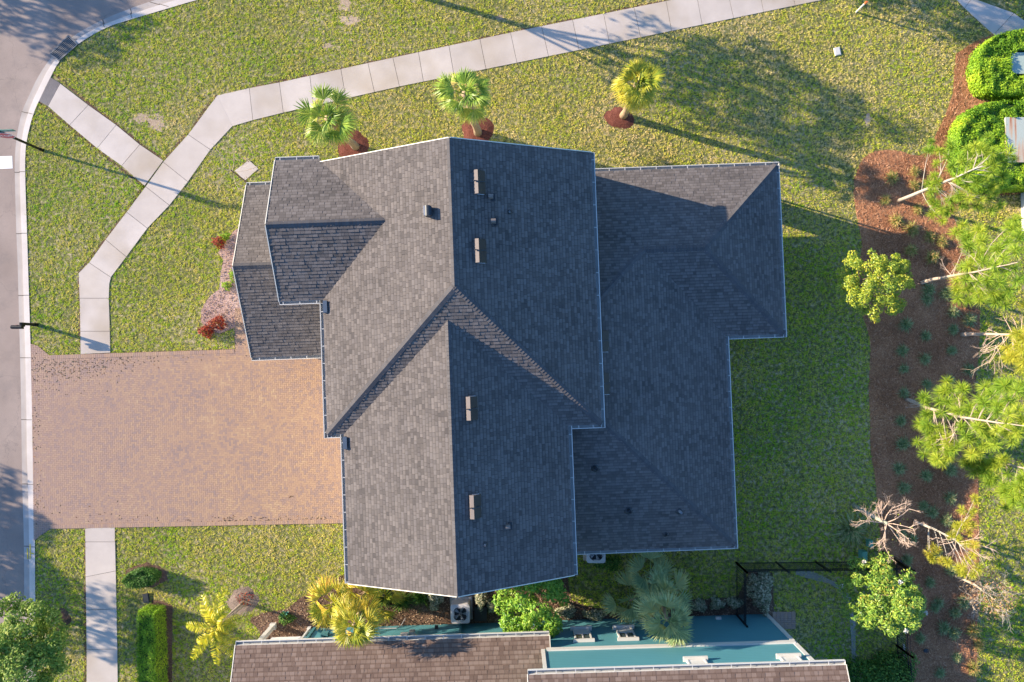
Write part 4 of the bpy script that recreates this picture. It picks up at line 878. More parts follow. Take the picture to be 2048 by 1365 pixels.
# --- fan palms
def fan_frond(orig, d, pet, blade, nseg, Vs, Rs, Pm, age, spread=1.25, roll=0.0):
    """one fan leaf: petiole then a pleated fan of narrow segments"""
    d = Vector(d).normalized(); side = d.cross(Vector((0,0,1)))
    side = side.normalized() if side.length > 1e-3 else Vector((1,0,0))
    side = Matrix.Rotation(roll, 3, d) @ side; nrm = side.cross(d).normalized()
    hub = Vector(orig)+d*pet+Vector((0,0,-pet*pet*0.12))
    o1 = np.array(orig)[None]; dv = (np.array(hub)-o1); ln_ = float(np.linalg.norm(dv)); pv, pr = blades(np.repeat(o1, 3, 0), np.repeat(dv/ln_, 3, 0), ln_, 0.05, 0.0); Vs.append(pv); Rs.append(pr*0.2+age*0.6)
    h = np.array(hub); dd = np.array(d); ss = np.array(side); nn = np.array(nrm)
    t = np.linspace(-spread, spread, nseg)+rng.normal(0, 0.03, nseg); L = blade*(0.72+0.28*np.cos(t*0.75))*rng.uniform(0.9, 1.08, nseg)
    dirs = dd[None]*np.cos(t)[:, None]+ss[None]*np.sin(t)[:, None]-nn[None]*(0.10+0.12*rng.random(nseg))[:, None]; dirs /= np.linalg.norm(dirs, axis=1)[:, None]
    w = 0.060*blade/0.75; sg = np.cross(dirs, nn[None]); sg /= np.linalg.norm(sg, axis=1)[:, None]
    o = np.repeat(h[None], nseg, 0); m = o+dirs*L[:, None]*0.55; tip = o+dirs*L[:, None]; tip[:, 2] -= L*(0.10+0.25*rng.random(nseg)); fold = nn[None]*w*0.35
    V = [np.stack([o, m-sg*w*0.5+fold, m], 1), np.stack([o, m, m+sg*w*0.5+fold], 1), np.stack([m-sg*w*0.5+fold, tip, m], 1), np.stack([m, tip, m+sg*w*0.5+fold], 1)]
    r = np.clip(age+rng.normal(0, 0.12, nseg), 0.02, 0.99); Vs += V; Rs += [r]*4
def fan_palm(name, base, tops, label, group, leafmat, trunk_r=0.16, nf=26, pet=0.62, blade=0.72, nseg=26, age=(0.15, 0.95), dead=0, dead_dir=None, lo=-0.5, per_crown=None, shag=True):
    root = empty(name, base); tag(root, label, 'palm tree', group)
    Vs, Rs, Pm = [], [], []; Vd, Rd, Pd = [], [], []
    for ci, top in enumerate(tops):
        b0 = Vector(base)+Vector((random.uniform(-0.12,0.12), random.uniform(-0.12,0.12), 0)) if len(tops) > 1 else Vector(base)
        top = Vector(top); mb = MB(); pts = [b0.lerp(top, t/8)+Vector((0.03*math.sin(t*1.3), 0.03*math.cos(t), 0)) for t in range(9)]
        pts = [p-Vector(base) for p in pts]; rr = [trunk_r*(1.25 if t == 0 else 1.0+0.10*(t % 2)-0.02*t) for t in range(9)]
        mb.tube(pts, rr, 9); mb.build('trunk', M['palm_trunk'], root, smooth=True)
        n = nf if per_crown is None else per_crown[ci]
        for i in range(n):
            Vs, Rs = [], []
            f = (i+0.5)/n; el = 1.45-(1.45-lo)*f**0.8+random.uniform(-0.12, 0.12); a = i*2.399+random.uniform(-0.25, 0.25)
            d = (math.cos(a)*math.cos(el), math.sin(a)*math.cos(el), math.sin(el)); g = age[0]+(age[1]-age[0])*(f*0.6+0.4*random.random())
            k = random.uniform(0.85, 1.1)*(0.7 if f < 0.12 else 1.0)
            if f < 0.22: d = (d[0]*0.9+0.25, d[1]*0.9-0.1, d[2])
            fan_frond(top-Vector((0,0,0.25*f)), d, pet*k*(random.uniform(0.5, 1.12) if f > 0.22 else 0.35), blade*k, nseg, Vs, Rs, Pm, g, roll=random.uniform(-0.5, 0.5))
            mesh_np('frond', np.concatenate(Vs)-np.array(base), np.concatenate(Rs), M[leafmat], root)
        for i in range(dead):
            Vd, Rd = [], []
            a = (dead_dir if dead_dir is not None else 0)+random.uniform(-0.5, 0.5)+(PI if i % 4 == 3 else 0); el = -0.75+random.uniform(-0.25, 0.15)
            fan_frond(top-Vector((0,0,0.45)), (math.cos(a)*math.cos(el), math.sin(a)*math.cos(el), math.sin(el)), pet, blade*0.8, 16, Vd, Rd, Pd, 0.5, spread=0.7); mesh_np('dead_frond', np.concatenate(Vd)-np.array(base), np.concatenate(Rd), M['lf_dead'], root)
    return root
GP = 'fan palms in red mulch rings along the sidewalk'
fan_palm('fan_palm', G(712,296), [G(655,236,3.4)], 'green fan palm with its crown over the sidewalk, westernmost of the three in mulch rings', GP, 'lf_fan', 0.17, nf=19, age=(0.25, 0.95), pet=0.85, blade=0.88, dead=1, dead_dir=-2.3)
fan_palm('fan_palm', G(956,268), [G(930,188,4.1)], 'green fan palm with a bare brown trunk, just north of the roof ridge end', GP, 'lf_fan', 0.18, nf=17, age=(0.2, 0.9), pet=0.80, blade=0.82)
fan_palm('fan_palm', G(1246,234), [G(1276,166,3.9)], 'yellow-green fan palm with a few dead grey fronds, easternmost of the three', GP, 'lf_fan_y', 0.17, nf=24, age=(0.05, 0.8), pet=0.55, blade=0.72, dead=5, dead_dir=-2.3)
fan_palm('fan_palm', G(735,1182), [G(664,1208,2.6), G(708,1252,4.2), G(722,1198,2.2), G(768,1192,1.2)], 'clump of golden-yellow fan palms between the two houses, by the corner of the grey roof', None, 'lf_fan_y', 0.09, pet=0.62, blade=0.78, nseg=22, per_crown=[17, 17, 11, 7], age=(0.1, 0.95), lo=-0.4)
fan_palm('fan_palm', G(1305,1172), [G(1302,1152,2.0), G(1322,1190,2.6), G(1335,1240,3.9), G(1262,1200,1.5)], 'big dusty grey-green fan palm clump standing in shade beside the teal wall', None, 'lf_fan_g', 0.10, pet=0.80, blade=0.85, nseg=24, per_crown=[13, 12, 16, 9], age=(0.15, 0.98), lo=-0.35)
# --- feather palm
def feather_palm():
    base = G(486,1206); top = G(433,1252,3.2); root = empty('feather_palm', base); tag(root, 'bright yellow feather palm with arching fronds beside the clipped hedge', 'palm tree')
    for off in ((0,0), (0.16,-0.05)):
        mb = MB(); b0 = Vector((off[0], off[1], 0)); t0 = top-base+Vector((off[0]*0.5, 0, -0.2)); mb.tube([b0.lerp(t0, t/5) for t in range(6)], [0.075,0.06,0.055,0.05,0.05,0.04], 8); mb.build('trunk', M['bark_pale'], root, smooth=True)
    fr = [((452,1172),1.0), ((405,1190),1.1), ((372,1250),1.1), ((384,1318),1.0), ((434,1330),1.0), ((492,1288),1.0), ((508,1226),1.0), ((418,1215),1.25), ((478,1322),0.9), ((455,1215),1.3), ((395,1285),1.2), ((470,1255),1.25), ((444,1288),1.25)]
    for (px, py), h in fr:
        V, R = [], []; tip = G(px, py, 2.3*h); n = 16; pts = []
        mid = (top+tip)/2+Vector((0,0,0.55))
        side0 = (tip-top).cross(Vector((0,0,1))).normalized()*random.uniform(-0.22, 0.22)
        for i in range(n+1):
            t = i/n; pts.append(top*(1-t)**2+(mid+side0)*2*t*(1-t)+tip*t*t)
        for i in range(0, n, 2): o1 = np.array(pts[i]-base)[None]; dv = np.array(pts[i+2]-pts[i])[None]; l1 = float(np.linalg.norm(dv)); v, r = blades(np.repeat(o1,2,0), np.repeat(dv/l1,2,0), l1*1.1, 0.04, 0.0); V.append(v); R.append(r*0.3)
        for i in range(2, 2*n):
            t = i/(2*n); k = min(int(t*n), n-1); p = pts[k].lerp(pts[k+1], t*n-k); d = (pts[k+1]-pts[k]).normalized(); s_ = d.cross(Vector((0,0,1))).normalized(); up = s_.cross(d)
            for sg in (-1, 1):
                L = 0.30*(0.35+0.9*math.sin(PI*min(1, 0.12+0.85*t))); dd = (s_*sg*0.85+d*0.55+up*random.uniform(0.0, 0.35)).normalized()
                v, r = blades(np.array([p-base]), np.array([dd]), L, 0.035, 0.25); V.append(v); R.append(np.clip(r*0.5+0.45*(1-t)+0.1, 0, 1))
        mesh_np('frond', np.concatenate(V), np.concatenate(R), M['lf_feather'], root)
feather_palm()

# --- pines: trunk, limbs, star-like needle tufts
def burst(c, r, n, d=None, w=0.014, droop=0.08, cone=0.2):
    u = unit(n)
    if d is not None: u = u+np.array(d)[None]*cone; u /= np.linalg.norm(u, axis=1)[:, None]
    return blades(np.repeat(np.array(c)[None], n, 0)+u*0.03, u, r*rng.uniform(0.75, 1.1, n), w, droop)
def pine(base, trunk, tufts, label, mat='lf_pine', bark='bark_pale', r0=0.10, tr=0.40, nn=135, twigs=(), rr=0.022, group='young pines in the straw bed', extra=2):
    root = empty('pine_tree', G(*base)); o = root.location.copy(); tag(root, label, 'pine tree', group)
    T_ = [G(*base, 0)]+[G(*p) for p in trunk]; mb = MB(); pts = []
    for i in range(len(T_)-1):
        for k in range(4): pts.append(T_[i].lerp(T_[i+1], k/4)+Vector((random.uniform(-.015,.015), random.uniform(-.015,.015), 0)))
    pts.append(T_[-1]); mb.tube([p-o for p in pts], [r0*(1-0.85*i/(len(pts)-1)) for i in range(len(pts))], 8); mb.build('trunk', M[bark], root, smooth=True)
    V, R = [], []; mb = MB()
    for (px, py, h) in tufts:
        tip = G(px, py, h); best = min(pts, key=lambda p: (p-tip).length+abs(p.z-(h-0.5))*0.6)
        cv = curve(best, tip, 0.10, 4); mb.tube([p-o for p in cv], [rr, rr*0.8, rr*0.65, rr*0.5, rr*0.35], 5)
        dr = (tip-best).normalized(); cs_ = [tip]
        for _ in range(extra): cs_.append(tip-dr*random.uniform(0.15, 0.4)+Vector((random.uniform(-.33,.33), random.uniform(-.33,.33), random.uniform(-.1,.25))))
        g = random.random()*0.45
        for c in cs_:
            v, r = burst(c-o, tr*random.uniform(0.8, 1.1), nn, dr); V.append(v); R.append(np.clip(r*0.5+g, 0, 1))
            if c is not tip: mb.tube([cv[2]-o, c-o], [rr*0.4, rr*0.25], 4)
    mb.build('limb', M[bark], root, smooth=True)
    mesh_np('crown', np.concatenate(V), np.concatenate(R), M[mat], root)
    if twigs:
        for a, b_ in twigs:
            mb = MB(); A = G(*a); B_ = G(*b_); twig(mb, A-o, B_-o, 0.018, 2); mb.build('dead_branch', M['bark_pink'], root)
    return root
def twig(mb, a, b, r, depth, k=4, spread=0.7, n=3, rnd=0.5):
    a = Vector(a); b = Vector(b); cv = curve(a, b, 0.10, 3); mb.tube(cv, [r, r*0.85, r*0.7, r*0.5], k, rnd, cap=False)
    if depth <= 0: return
    L = (b-a).length; d = (b-a).normalized()
    for i in range(n):
        t = random.uniform(0.35, 1.0); p = a.lerp(b, t); s_ = Vector((random.gauss(0,1), random.gauss(0,1), random.gauss(0,1)*0.6)); s_ = (s_-d*s_.dot(d)).normalized()
        e = p+(d+s_*random.uniform(spread*0.6, spread*1.4)).normalized()*L*random.uniform(0.35, 0.6); twig(mb, p, e, r*0.55, depth-1, max(3, k-1), spread, n, rnd)
pine((1797,402), [(1895,362,4.0), (1965,332,6.2)], [(1868,352,3.6),(1862,385,3.0),(1872,410,2.8),(1895,425,3.0),(1900,400,3.4),(1925,395,3.9),(1885,440,2.4),(1935,372,4.6),(1960,400,4.4),(1955,365,5.0),(1985,345,5.8),(1990,385,4.8),(2005,355,5.4),(2010,325,5.8),(1985,305,6.2),(1960,295,5.8),(1935,300,5.2),(2020,300,5.6),(1918,322,4.8),(1945,330,5.4),(1975,275,5.4),(1862,285,2.6),(1878,302,3.0),(1900,290,3.8),(2000,410,4.0),(1930,412,3.4),(1960,415,3.6)],
     'young pine with a long bare pale trunk, crown over the lower hedge', twigs=[((1908,356,4.2),(1898,385,3.4)), ((1935,345,5),(1955,312,5.4)), ((1935,345,5),(1968,332,5.4)), ((1925,395,3.4),(1950,402,3.6))], bark='bark_white', tr=0.33)
pine((1843,566), [(1868,559,1.3), (1930,548,3.6), (1965,541,4.8), (2035,525,6.8)], [(1925,535,3.6),(1935,555,3.6),(1912,575,3.0),(1945,520,4.2),(1950,585,3.6),(1935,600,3.2),(1960,600,3.8),(1985,585,4.4),(1975,560,4.8),(1985,530,5.2),(1960,505,4.4),(1940,495,3.8),(1935,470,3.4),(1955,460,3.8),(1965,480,4.2),(2010,545,5.6),(2020,580,5.0),(2030,500,6.2),(2040,470,5.8),(2025,460,5.4),(2045,555,6.0),(1998,500,5.4),(1925,450,3.0),(2035,440,5.0),(2010,610,4.4),(1990,605,4.2)],
     'pine with a peeling pale trunk and dead lower twigs, right of the round tree', twigs=[((1868,559,1.4),(1843,568,0.9)), ((1905,553,2.6),(1885,528,2.4)), ((1905,553,2.6),(1912,530,2.8)), ((1965,541,4.6),(1940,510,4.6)), ((1960,541,4.4),(1955,527,4.8))])
pine((1922,669), [(1962,669,1.4), (2048,669,4.2), (2110,667,6.0)], [(2035,690,4.0),(2045,700,4.2),(2030,712,3.8),(2015,716,3.4),(2048,725,4.2),(2060,700,4.8),(2050,680,4.6),(2075,690,5.0),(2090,650,5.6),(2070,630,5.2),(2110,700,5.6),(2060,610,4.6),(2042,735,3.9)],
     'pine with a straight reddish trunk and many dead branches, right edge', mat='lf_pine_y', bark='bark_pink', twigs=[((2015,669,3.0),(1975,706,2.4)), ((2010,669,2.9),(1960,702,2.0)), ((2020,669,3.2),(1978,728,2.6)), ((1992,690,2.6),(1973,728,2.3)), ((1992,692,2.6),(2005,736,2.6)), ((2035,668,3.6),(2028,640,3.6)), ((2025,668,3.4),(2006,632,3.2)), ((2042,665,3.8),(2044,622,4.0)), ((1998,669,2.6),(1976,658,2.2)), ((1975,670,1.9),(1965,690,1.6)), ((2000,669,2.8),(1970,680,2.1))])
pine((1812,798), [(1850,815,1.5), (1925,835,4.0), (1990,845,6.0), (2048,852,7.4)], [(1850,795,1.9),(1852,828,1.8),(1848,845,1.9),(1858,858,2.2),(1880,785,2.8),(1893,763,3.0),(1905,785,3.3),(1888,805,2.8),(1930,778,3.9),(1925,800,3.8),(1870,875,2.4),(1862,890,2.2),(1875,895,2.5),(1895,888,2.9),(1895,915,2.8),(1870,918,2.3),(1848,908,1.8),(1885,925,2.6),(1908,900,3.1),(1940,815,4.2),(1960,800,4.8),(1985,790,5.4),(2000,770,5.6),(2020,765,6.0),(2040,770,6.4),(1995,815,5.8),(2015,800,6.2),(2035,820,6.6),(1970,775,4.8),(1935,870,3.9),(1950,880,4.1),(1965,890,4.2),(1945,905,3.8),(1985,870,5.0),(2015,860,6.0),(2035,870,6.4),(2025,885,5.8),(1975,850,5.2),(1960,855,4.8),(2045,845,6.8),(1990,890,5.0)],
     'widest pine, spreading yellow-green tufts on curved limbs over the straw bed', twigs=[((1842,812,1.3),(1822,803,0.9)), ((1842,812,1.3),(1822,815,0.9)), ((1925,835,3.8),(1908,868,3.2)), ((1915,832,3.6),(1900,858,2.8)), ((1908,868,3.2),(1878,900,2.6)), ((1908,868,3.2),(1872,880,2.5)), ((1886,828,2.6),(1880,855,2.3)), ((1920,834,3.8),(1917,795,3.9))])
pine((1938,900), [(1960,912,0.9), (2000,925,2.2), (2048,937,3.8), (2110,950,5.6)], [(1938,905,1.6),(1935,930,1.6),(1945,920,1.8),(1948,945,1.9),(1930,925,1.5),(1975,935,2.2),(1985,930,2.4),(1982,955,2.3),(1978,965,2.2),(2003,920,2.8),(2012,972,3.0),(2005,985,2.8),(2030,970,3.6),(2040,990,3.8),(2028,1005,3.5),(2048,1010,4.0),(2020,1000,3.2),(2045,960,4.2),(2070,980,4.6),(2012,1015,2.8)],
     'pine at the right edge with a browning tuft, just below the widest pine', twigs=[((1972,917,1.4),(1975,895,1.6)), ((1972,917,1.4),(1950,905,1.2)), ((2048,938,3.6),(2060,905,4.0)), ((2030,935,3.2),(2005,962,2.8))])
pine((1828,1043), [(1868,1058,1.5), (1910,1080,3.0), (1925,1095,3.4)], [(1858,1108,1.6),(1865,1120,1.7),(1882,1120,1.9),(1895,1125,2.2),(1915,1050,2.9),(1918,1058,3.0),(1935,1045,3.2),(1940,1030,3.2),(1948,1022,3.3),(1916,1078,3.1),(1945,1052,3.2),(1920,1145,2.8),(1930,1148,3.0),(1945,1150,3.2),(1955,1140,3.3),(1948,1090,3.6),(1950,996,3.4),(1945,1110,3.4)],
     'thin yellowing pine with a straight mottled trunk and sparse orange-tinged tufts', mat='lf_pine_y', bark='bark_white', tr=0.28, nn=130, extra=1, rr=0.020, r0=0.075,
     twigs=[((1912,1080,3.0),(1870,1075,2.4)), ((1912,1080,3.0),(1888,1088,2.6)), ((1915,1085,3.1),(1955,1075,3.6)), ((1918,1088,3.2),(1975,1095,3.8)), ((1918,1088,3.2),(1960,1112,3.6)), ((1918,1088,3.2),(1940,1140,3.3)), ((1912,1082,3.0),(1905,1115,2.6)), ((1950,1100,3.5),(1972,1118,3.8)), ((1950,1078,3.5),(1965,1072,3.9))])

# --- bare trees
def bare_tree(base, trunk, cr, label, bark, trunkbark, n1=9, depth=3, r0=0.11, tips=None, ntip=0, up=0.35, group=None, spread=0.8, tr=0.045):
    root = empty('bare_tree', G(*base)); o = root.location.copy(); tag(root, label, 'bare tree', group)
    T_ = [G(*base, 0)]+[G(*p) for p in trunk]; mb = MB(); mb.tube([p-o for p in T_], [r0*(1-0.35*i/(len(T_)-1)) for i in range(len(T_))], 9); mb.build('trunk', M[trunkbark], root, smooth=True)
    mb = MB(); top = T_[-1]-o
    for i in range(n1):
        a = 2*PI*i/n1+random.uniform(-.3,.3); el = random.uniform(-0.05, 1.1)*up*2; L = cr*random.uniform(0.75, 1.05)
        twig(mb, top-Vector((0,0,random.uniform(0,0.4))), top+Vector((math.cos(a)*math.cos(el), math.sin(a)*math.cos(el), math.sin(el)))*L, tr, depth, 5, spread, 4)
    mb.build('branches', M[bark], root)
    if tips:
        d = unit(ntip); d[:, 2] = abs(d[:, 2])*0.8; c = np.array(top)[None]+d*(cr*rng.uniform(0.65, 1.12, ntip))[:, None]; v, r = leaves(c, unit(ntip), 0.05, 0.5); mesh_np('leaves', v, r, M[tips], root)
    return root
bare_tree((1708,1012), [(1740,1030,1.2), (1775,1048,2.5)], 1.18, 'leafless tree with a smooth grey-green trunk and pinkish stubby twigs at the lawn edge', 'bark_pink', 'bark_grey', n1=10, depth=3, r0=0.12, tips='lf_yellowgreen', ntip=26, up=0.42, spread=0.95, tr=0.026)
bare_tree((1905,1150), [(1950,1170,1.5), (1972,1186,2.4)], 1.15, 'leafless greyish tree with orange-brown twig tips over the east grass', 'bark_white', 'bark_white', n1=12, depth=3, r0=0.06, tips='lf_orange', ntip=900, up=0.4, spread=0.9, tr=0.018)
bare_tree((499,369), [(482,356,0.9), (462,341,1.9)], 1.25, 'spindly leafless young tree beside the concrete pad, twigs reaching over the sidewalk', 'bark_pale', 'bark_dark', n1=6, depth=2, r0=0.045, tips='lf_orange', ntip=46, up=0.3, spread=0.7, tr=0.014)

# --- leafy trees
def leafy_tree(name, base, center, rad, label, cat, mat, nblob=40, leaf=0.07, per=420, squash=0.9, r0=0.08, bark='bark_dark', blob_r=(0.25, 0.45), cone=False, flowers=0, group=None, up=0.5, w=0.5, zmin=0.3, inner=0.35, limbs=10):
    root = empty(name, base); o = Vector(base); c = Vector(center); tag(root, label, cat, group)
    mb = MB(); tp = (c-o); mb.tube([Vector((0,0,0)).lerp(tp, t/4)+Vector((0.03*t%0.05, 0, 0)) for t in range(5)], [r0, r0*0.85, r0*0.7, r0*0.55, r0*0.3], 8)
    bl = []
    for i in range(nblob):
        a_ = rng.uniform(0, 2*PI); rho = rng.random()**0.5; top_ = math.sqrt(max(0.0, 1-rho*rho)); z = top_*rng.uniform(0.35, 1.0) if rng.random() < 0.72 else -rng.uniform(0.1, 0.95)*max(top_, 0.3); R_ = 1.0
        if cone: R_ = 1.15-0.75*(z+1)/2
        p = np.array([math.cos(a_)*rho*rad*R_, math.sin(a_)*rho*rad*R_, z*rad*squash]); q = tp+Vector(p)
        if q.z < zmin: q.z = zmin+random.random()*0.2
        bl.append((q.x, q.y, q.z, rng.uniform(*blob_r)))
        if i % max(1, nblob//limbs) == 0: mb.tube([p_ for p_ in curve(tp*random.uniform(0.35, 0.85), q, 0.1, 3)], [r0*0.4, r0*0.3, r0*0.2, r0*0.12], 5)
    mb.build('trunk', M[bark], root, smooth=True)
    V, R = blob_leaves(bl, per, leaf, w, up); mesh_np('crown', V, R, M[mat], root)
    for i in range(flowers):
        p = Vector(bl[rng.integers(len(bl))][:3]); dd = (p-tp); p = tp+dd*1.12+Vector((0,0,0.25)); n = 7; V_, R_2 = [], []
        dirs = np.array([[math.cos(2*PI*k/n)*0.8, math.sin(2*PI*k/n)*0.8, 0.5] for k in range(n)]); dirs /= np.linalg.norm(dirs, axis=1)[:, None]
        v, r = blades(np.repeat(np.array(p)[None], n, 0), dirs, 0.15, 0.11, 0.0); mesh_np('flower', v, r, M['flower'], root)
    return root
leafy_tree('round_tree', G(1685,578), G(1746,568,2.4), 1.62, 'bushy round tree with clustered yellow-green leaves between the east lawn and the straw bed', 'tree', 'lf_yellowgreen', nblob=92, leaf=0.055, per=1500, squash=0.9, blob_r=(0.19, 0.33), inner=0.2)
leafy_tree('magnolia_tree', G(1722,1152), G(1770,1198,2.45), 2.0, 'glossy-leaved tree with a few white blooms and orange leaf backs by the black fence', 'tree', 'lf_magnolia', nblob=120, leaf=0.08, per=750, squash=1.05, blob_r=(0.24, 0.40), cone=True, flowers=5, up=0.35, w=0.42, inner=0.2)
leafy_tree('lime_green_tree', G(1058,1178), G(1060,1210,1.75), 1.60, 'round lime-green leafy tree between the houses, right of the condenser unit', 'tree', 'lf_lime', nblob=75, leaf=0.075, per=900, squash=0.65, blob_r=(0.25, 0.42), inner=0.2)
leafy_tree('oak_tree', G(123,1240), G(38,1296,3.0), 2.05, 'small oak with glossy green foliage over the kerb in the lower left corner', 'tree', 'lf_oak', nblob=150, leaf=0.07, per=900, squash=0.62, blob_r=(0.25, 0.5), bark='bark_grey', inner=0.15, limbs=16)
# trees just outside the picture whose shade falls into it
def shade_tree(px, py, h, rad, sq, label, nblob=60, seed=0, off=(0, 0)):
    leafy_tree('street_tree', G(px, py), G(px, py, 0)+Vector((off[0], off[1], h)), rad, label, 'tree', 'lf_oak', nblob=nblob, leaf=0.13, per=150, squash=sq, r0=0.16, blob_r=(0.5, 0.9), bark='bark_pale', inner=0.1, group='street trees just outside the view')
shade_tree(742, -34, 5.6, 2.35, 1.25, 'tall leafy street tree north of the sidewalk, opposite the roof ridge', 46, off=(0.9, 0.0))
shade_tree(1330, -190, 4.8, 2.4, 0.8, 'leafy street tree north-east of the grass, beyond the top edge', 60)
shade_tree(1700, -150, 3.6, 2.2, 0.9, 'low leafy tree beyond the top right corner by the east walk', 40)
shade_tree(-420, -130, 4.2, 2.0, 0.6, 'leafy tree across the road at the top left bend', 26)
shade_tree(-505, 872, 3.7, 1.6, 0.6, 'leafy tree across the road facing the brick drive', 30)
shade_tree(-420, 1015, 3.2, 1.4, 0.6, 'small leafy tree across the road facing the south verge', 18)
shade_tree(-330, 1085, 4.0, 1.6, 0.7, 'leafy tree across the road facing the small oak', 24)

# --- hedges
def hedge(name, poly, z1, label, mat='lf_hedge', leaf=0.05, dens=700, cat='hedge', group=None, soft=0.17, z0=0.06):
    poly = ccw(poly); P = np.array(poly); c = P.mean(0); root = empty(name, (c[0], c[1], 0)); tag(root, label, cat, group)
    lo, hi = P.min(0), P.max(0); n = int((hi[0]-lo[0])*(hi[1]-lo[1])*dens*1.6); Q = np.c_[rng.uniform(lo[0], hi[0], n), rng.uniform(lo[1], hi[1], n)]; Q = Q[inside(Q, poly)]
    z = z1-rng.random(len(Q))**2*0.22+(vnoise(Q, 0.35, 9)-0.5)*soft*2; C_ = [np.c_[Q, z]]; Nn = [np.c_[rng.normal(0, 0.5, (len(Q), 2)), np.ones(len(Q))]]
    for i in range(len(P)):
        a, b_ = P[i], P[(i+1) % len(P)]; L = np.hypot(*(b_-a)); m = int(L*z1*dens*1.1)
        if m == 0: continue
        t = rng.random(m); nd = np.array([(b_-a)[1], -(b_-a)[0]])/L; q = a+(b_-a)*t[:, None]+nd*rng.normal(-0.03, 0.05, m)[:, None]; zz = rng.uniform(z0, z1, m)
        C_.append(np.c_[q, zz]); Nn.append(np.c_[np.repeat(nd[None], m, 0)+rng.normal(0, 0.5, (m, 2)), rng.normal(0.3, 0.4, m)])
    C_ = np.concatenate(C_); Nn = np.concatenate(Nn); Nn /= np.linalg.norm(Nn, axis=1)[:, None]
    rn = np.clip(vnoise(C_[:, :2], 0.6, 4)*0.6+rng.random(len(C_))*0.5-0.05, 0, 1)
    v, r = leaves(C_-np.array([c[0], c[1], 0]), Nn, leaf, 0.5, rn); mesh_np('foliage', v, r, M[mat], root)
    mb = MB(); inn_ = [tuple((np.array(p)-c)*0.93) for p in poly]; mb.prism(inn_, 0.0, z1-0.16); mb.build('twigs', M['hedge_core'], root); return root
hedge('clipped_hedge', PX((299,1207),(332,1210),(336,1300),(337,1480),(300,1480),(297,1290)), 1.15, 'long clipped box hedge running off the bottom edge, beside its strip of dark soil', leaf=0.04)
h9 = PX((1948,196),(1936,180),(1930,150),(1938,112),(1960,92),(1990,80),(2030,74),(2120,72),(2120,108),(2010,116),(1995,128),(1995,160),(2010,168),(2120,162),(2120,202),(1990,204))
hedge('clipped_hedge', h9, 1.0, 'U-shaped bright green hedge around the smaller utility box, in the upper right corner', leaf=0.055, dens=600)
h10 = PX((1893,300),(1895,262),(1912,236),(1940,222),(1985,216),(2120,212),(2120,248),(1990,250),(1982,262),(1984,312),(2010,334),(2120,336),(2120,382),(1950,388),(1912,372),(1896,340))
hedge('clipped_hedge', h10, 1.05, 'larger U-shaped bright green hedge around the rusty utility box', leaf=0.055, dens=600)
el = [(G(292,1151).x+0.80*math.cos(t*PI/9)*(1+0.06*math.cos(5*t)), G(292,1151).y+0.42*math.sin(t*PI/9)+0.06*math.cos(t*PI/9)) for t in range(18)]
hedge('rounded_bush', el, 0.72, 'small dark green oval bush alone in the lawn south of the drive', mat='lf_dark', leaf=0.045, cat='bush')

# --- shrubs
def shrub(name, px, py, rx, ry, h, label, cat, mat, leaf=0.05, n=700, group=None, w=0.5):
    o = G(px, py); root = empty(name, o); tag(root, label, cat, group); d = unit(n); d[:, 2] = abs(d[:, 2]); k = rng.uniform(0.45, 1, n)**0.5
    wob = 1+0.22*np.sin(np.arctan2(d[:,1], d[:,0])*3+random.random()*6)+0.12*np.sin(np.arctan2(d[:,1], d[:,0])*7+random.random()*6)
    c = np.c_[d[:,0]*rx*k*wob, d[:,1]*ry*k*wob, 0.03+d[:,2]*h*k]; nn = d+unit(n)*0.8; nn[:, 2] += 0.4; nn /= np.linalg.norm(nn, axis=1)[:, None]
    v, r = leaves(c, nn, leaf, w); mesh_np('foliage', v, r, M[mat], root)
    mb = MB()
    for i in range(7):
        a = random.uniform(0, 2*PI); mb.tube([Vector((0,0,0)), Vector((math.cos(a)*rx*0.3, math.sin(a)*ry*0.3, h*0.35)), Vector((math.cos(a)*rx*0.65, math.sin(a)*ry*0.65, h*0.75))], [0.014, 0.01, 0.006], 4)
    mb.build('stem', M['bark_dark'], root); return root
gs = 'red-leaved shrubs in the gravel bed'
shrub('red_shrub', 416, 663, 0.40, 0.34, 0.62, 'bright red shrub at the drive-side corner of the gravel bed', 'shrub', 'lf_red', 0.05, 420, gs)
shrub('red_shrub', 438, 646, 0.42, 0.34, 0.66, 'orange-red shrub just right of the brightest red one', 'shrub', 'lf_red', 0.05, 420, gs)
shrub('red_shrub', 441, 485, 0.36, 0.34, 0.5, 'dark red shrub at the north tip of the gravel bed', 'shrub', 'lf_red', 0.045, 340, gs)
shrub('yellow_shrub', 452, 474, 0.30, 0.18, 0.4, 'small yellow-green shrub behind the dark red one', 'shrub', 'lf_hedge', 0.04, 240)
shrub('yellow_shrub', 455, 572, 0.24, 0.24, 0.35, 'little bright green shrub at the pinch of the gravel bed', 'shrub', 'lf_hedge', 0.04, 220)
shrub('yellow_shrub', 470, 552, 0.22, 0.34, 0.5, 'bright green shrub half under the porch eave', 'shrub', 'lf_hedge', 0.04, 240)
gv = 'variegated shrubs between the houses'
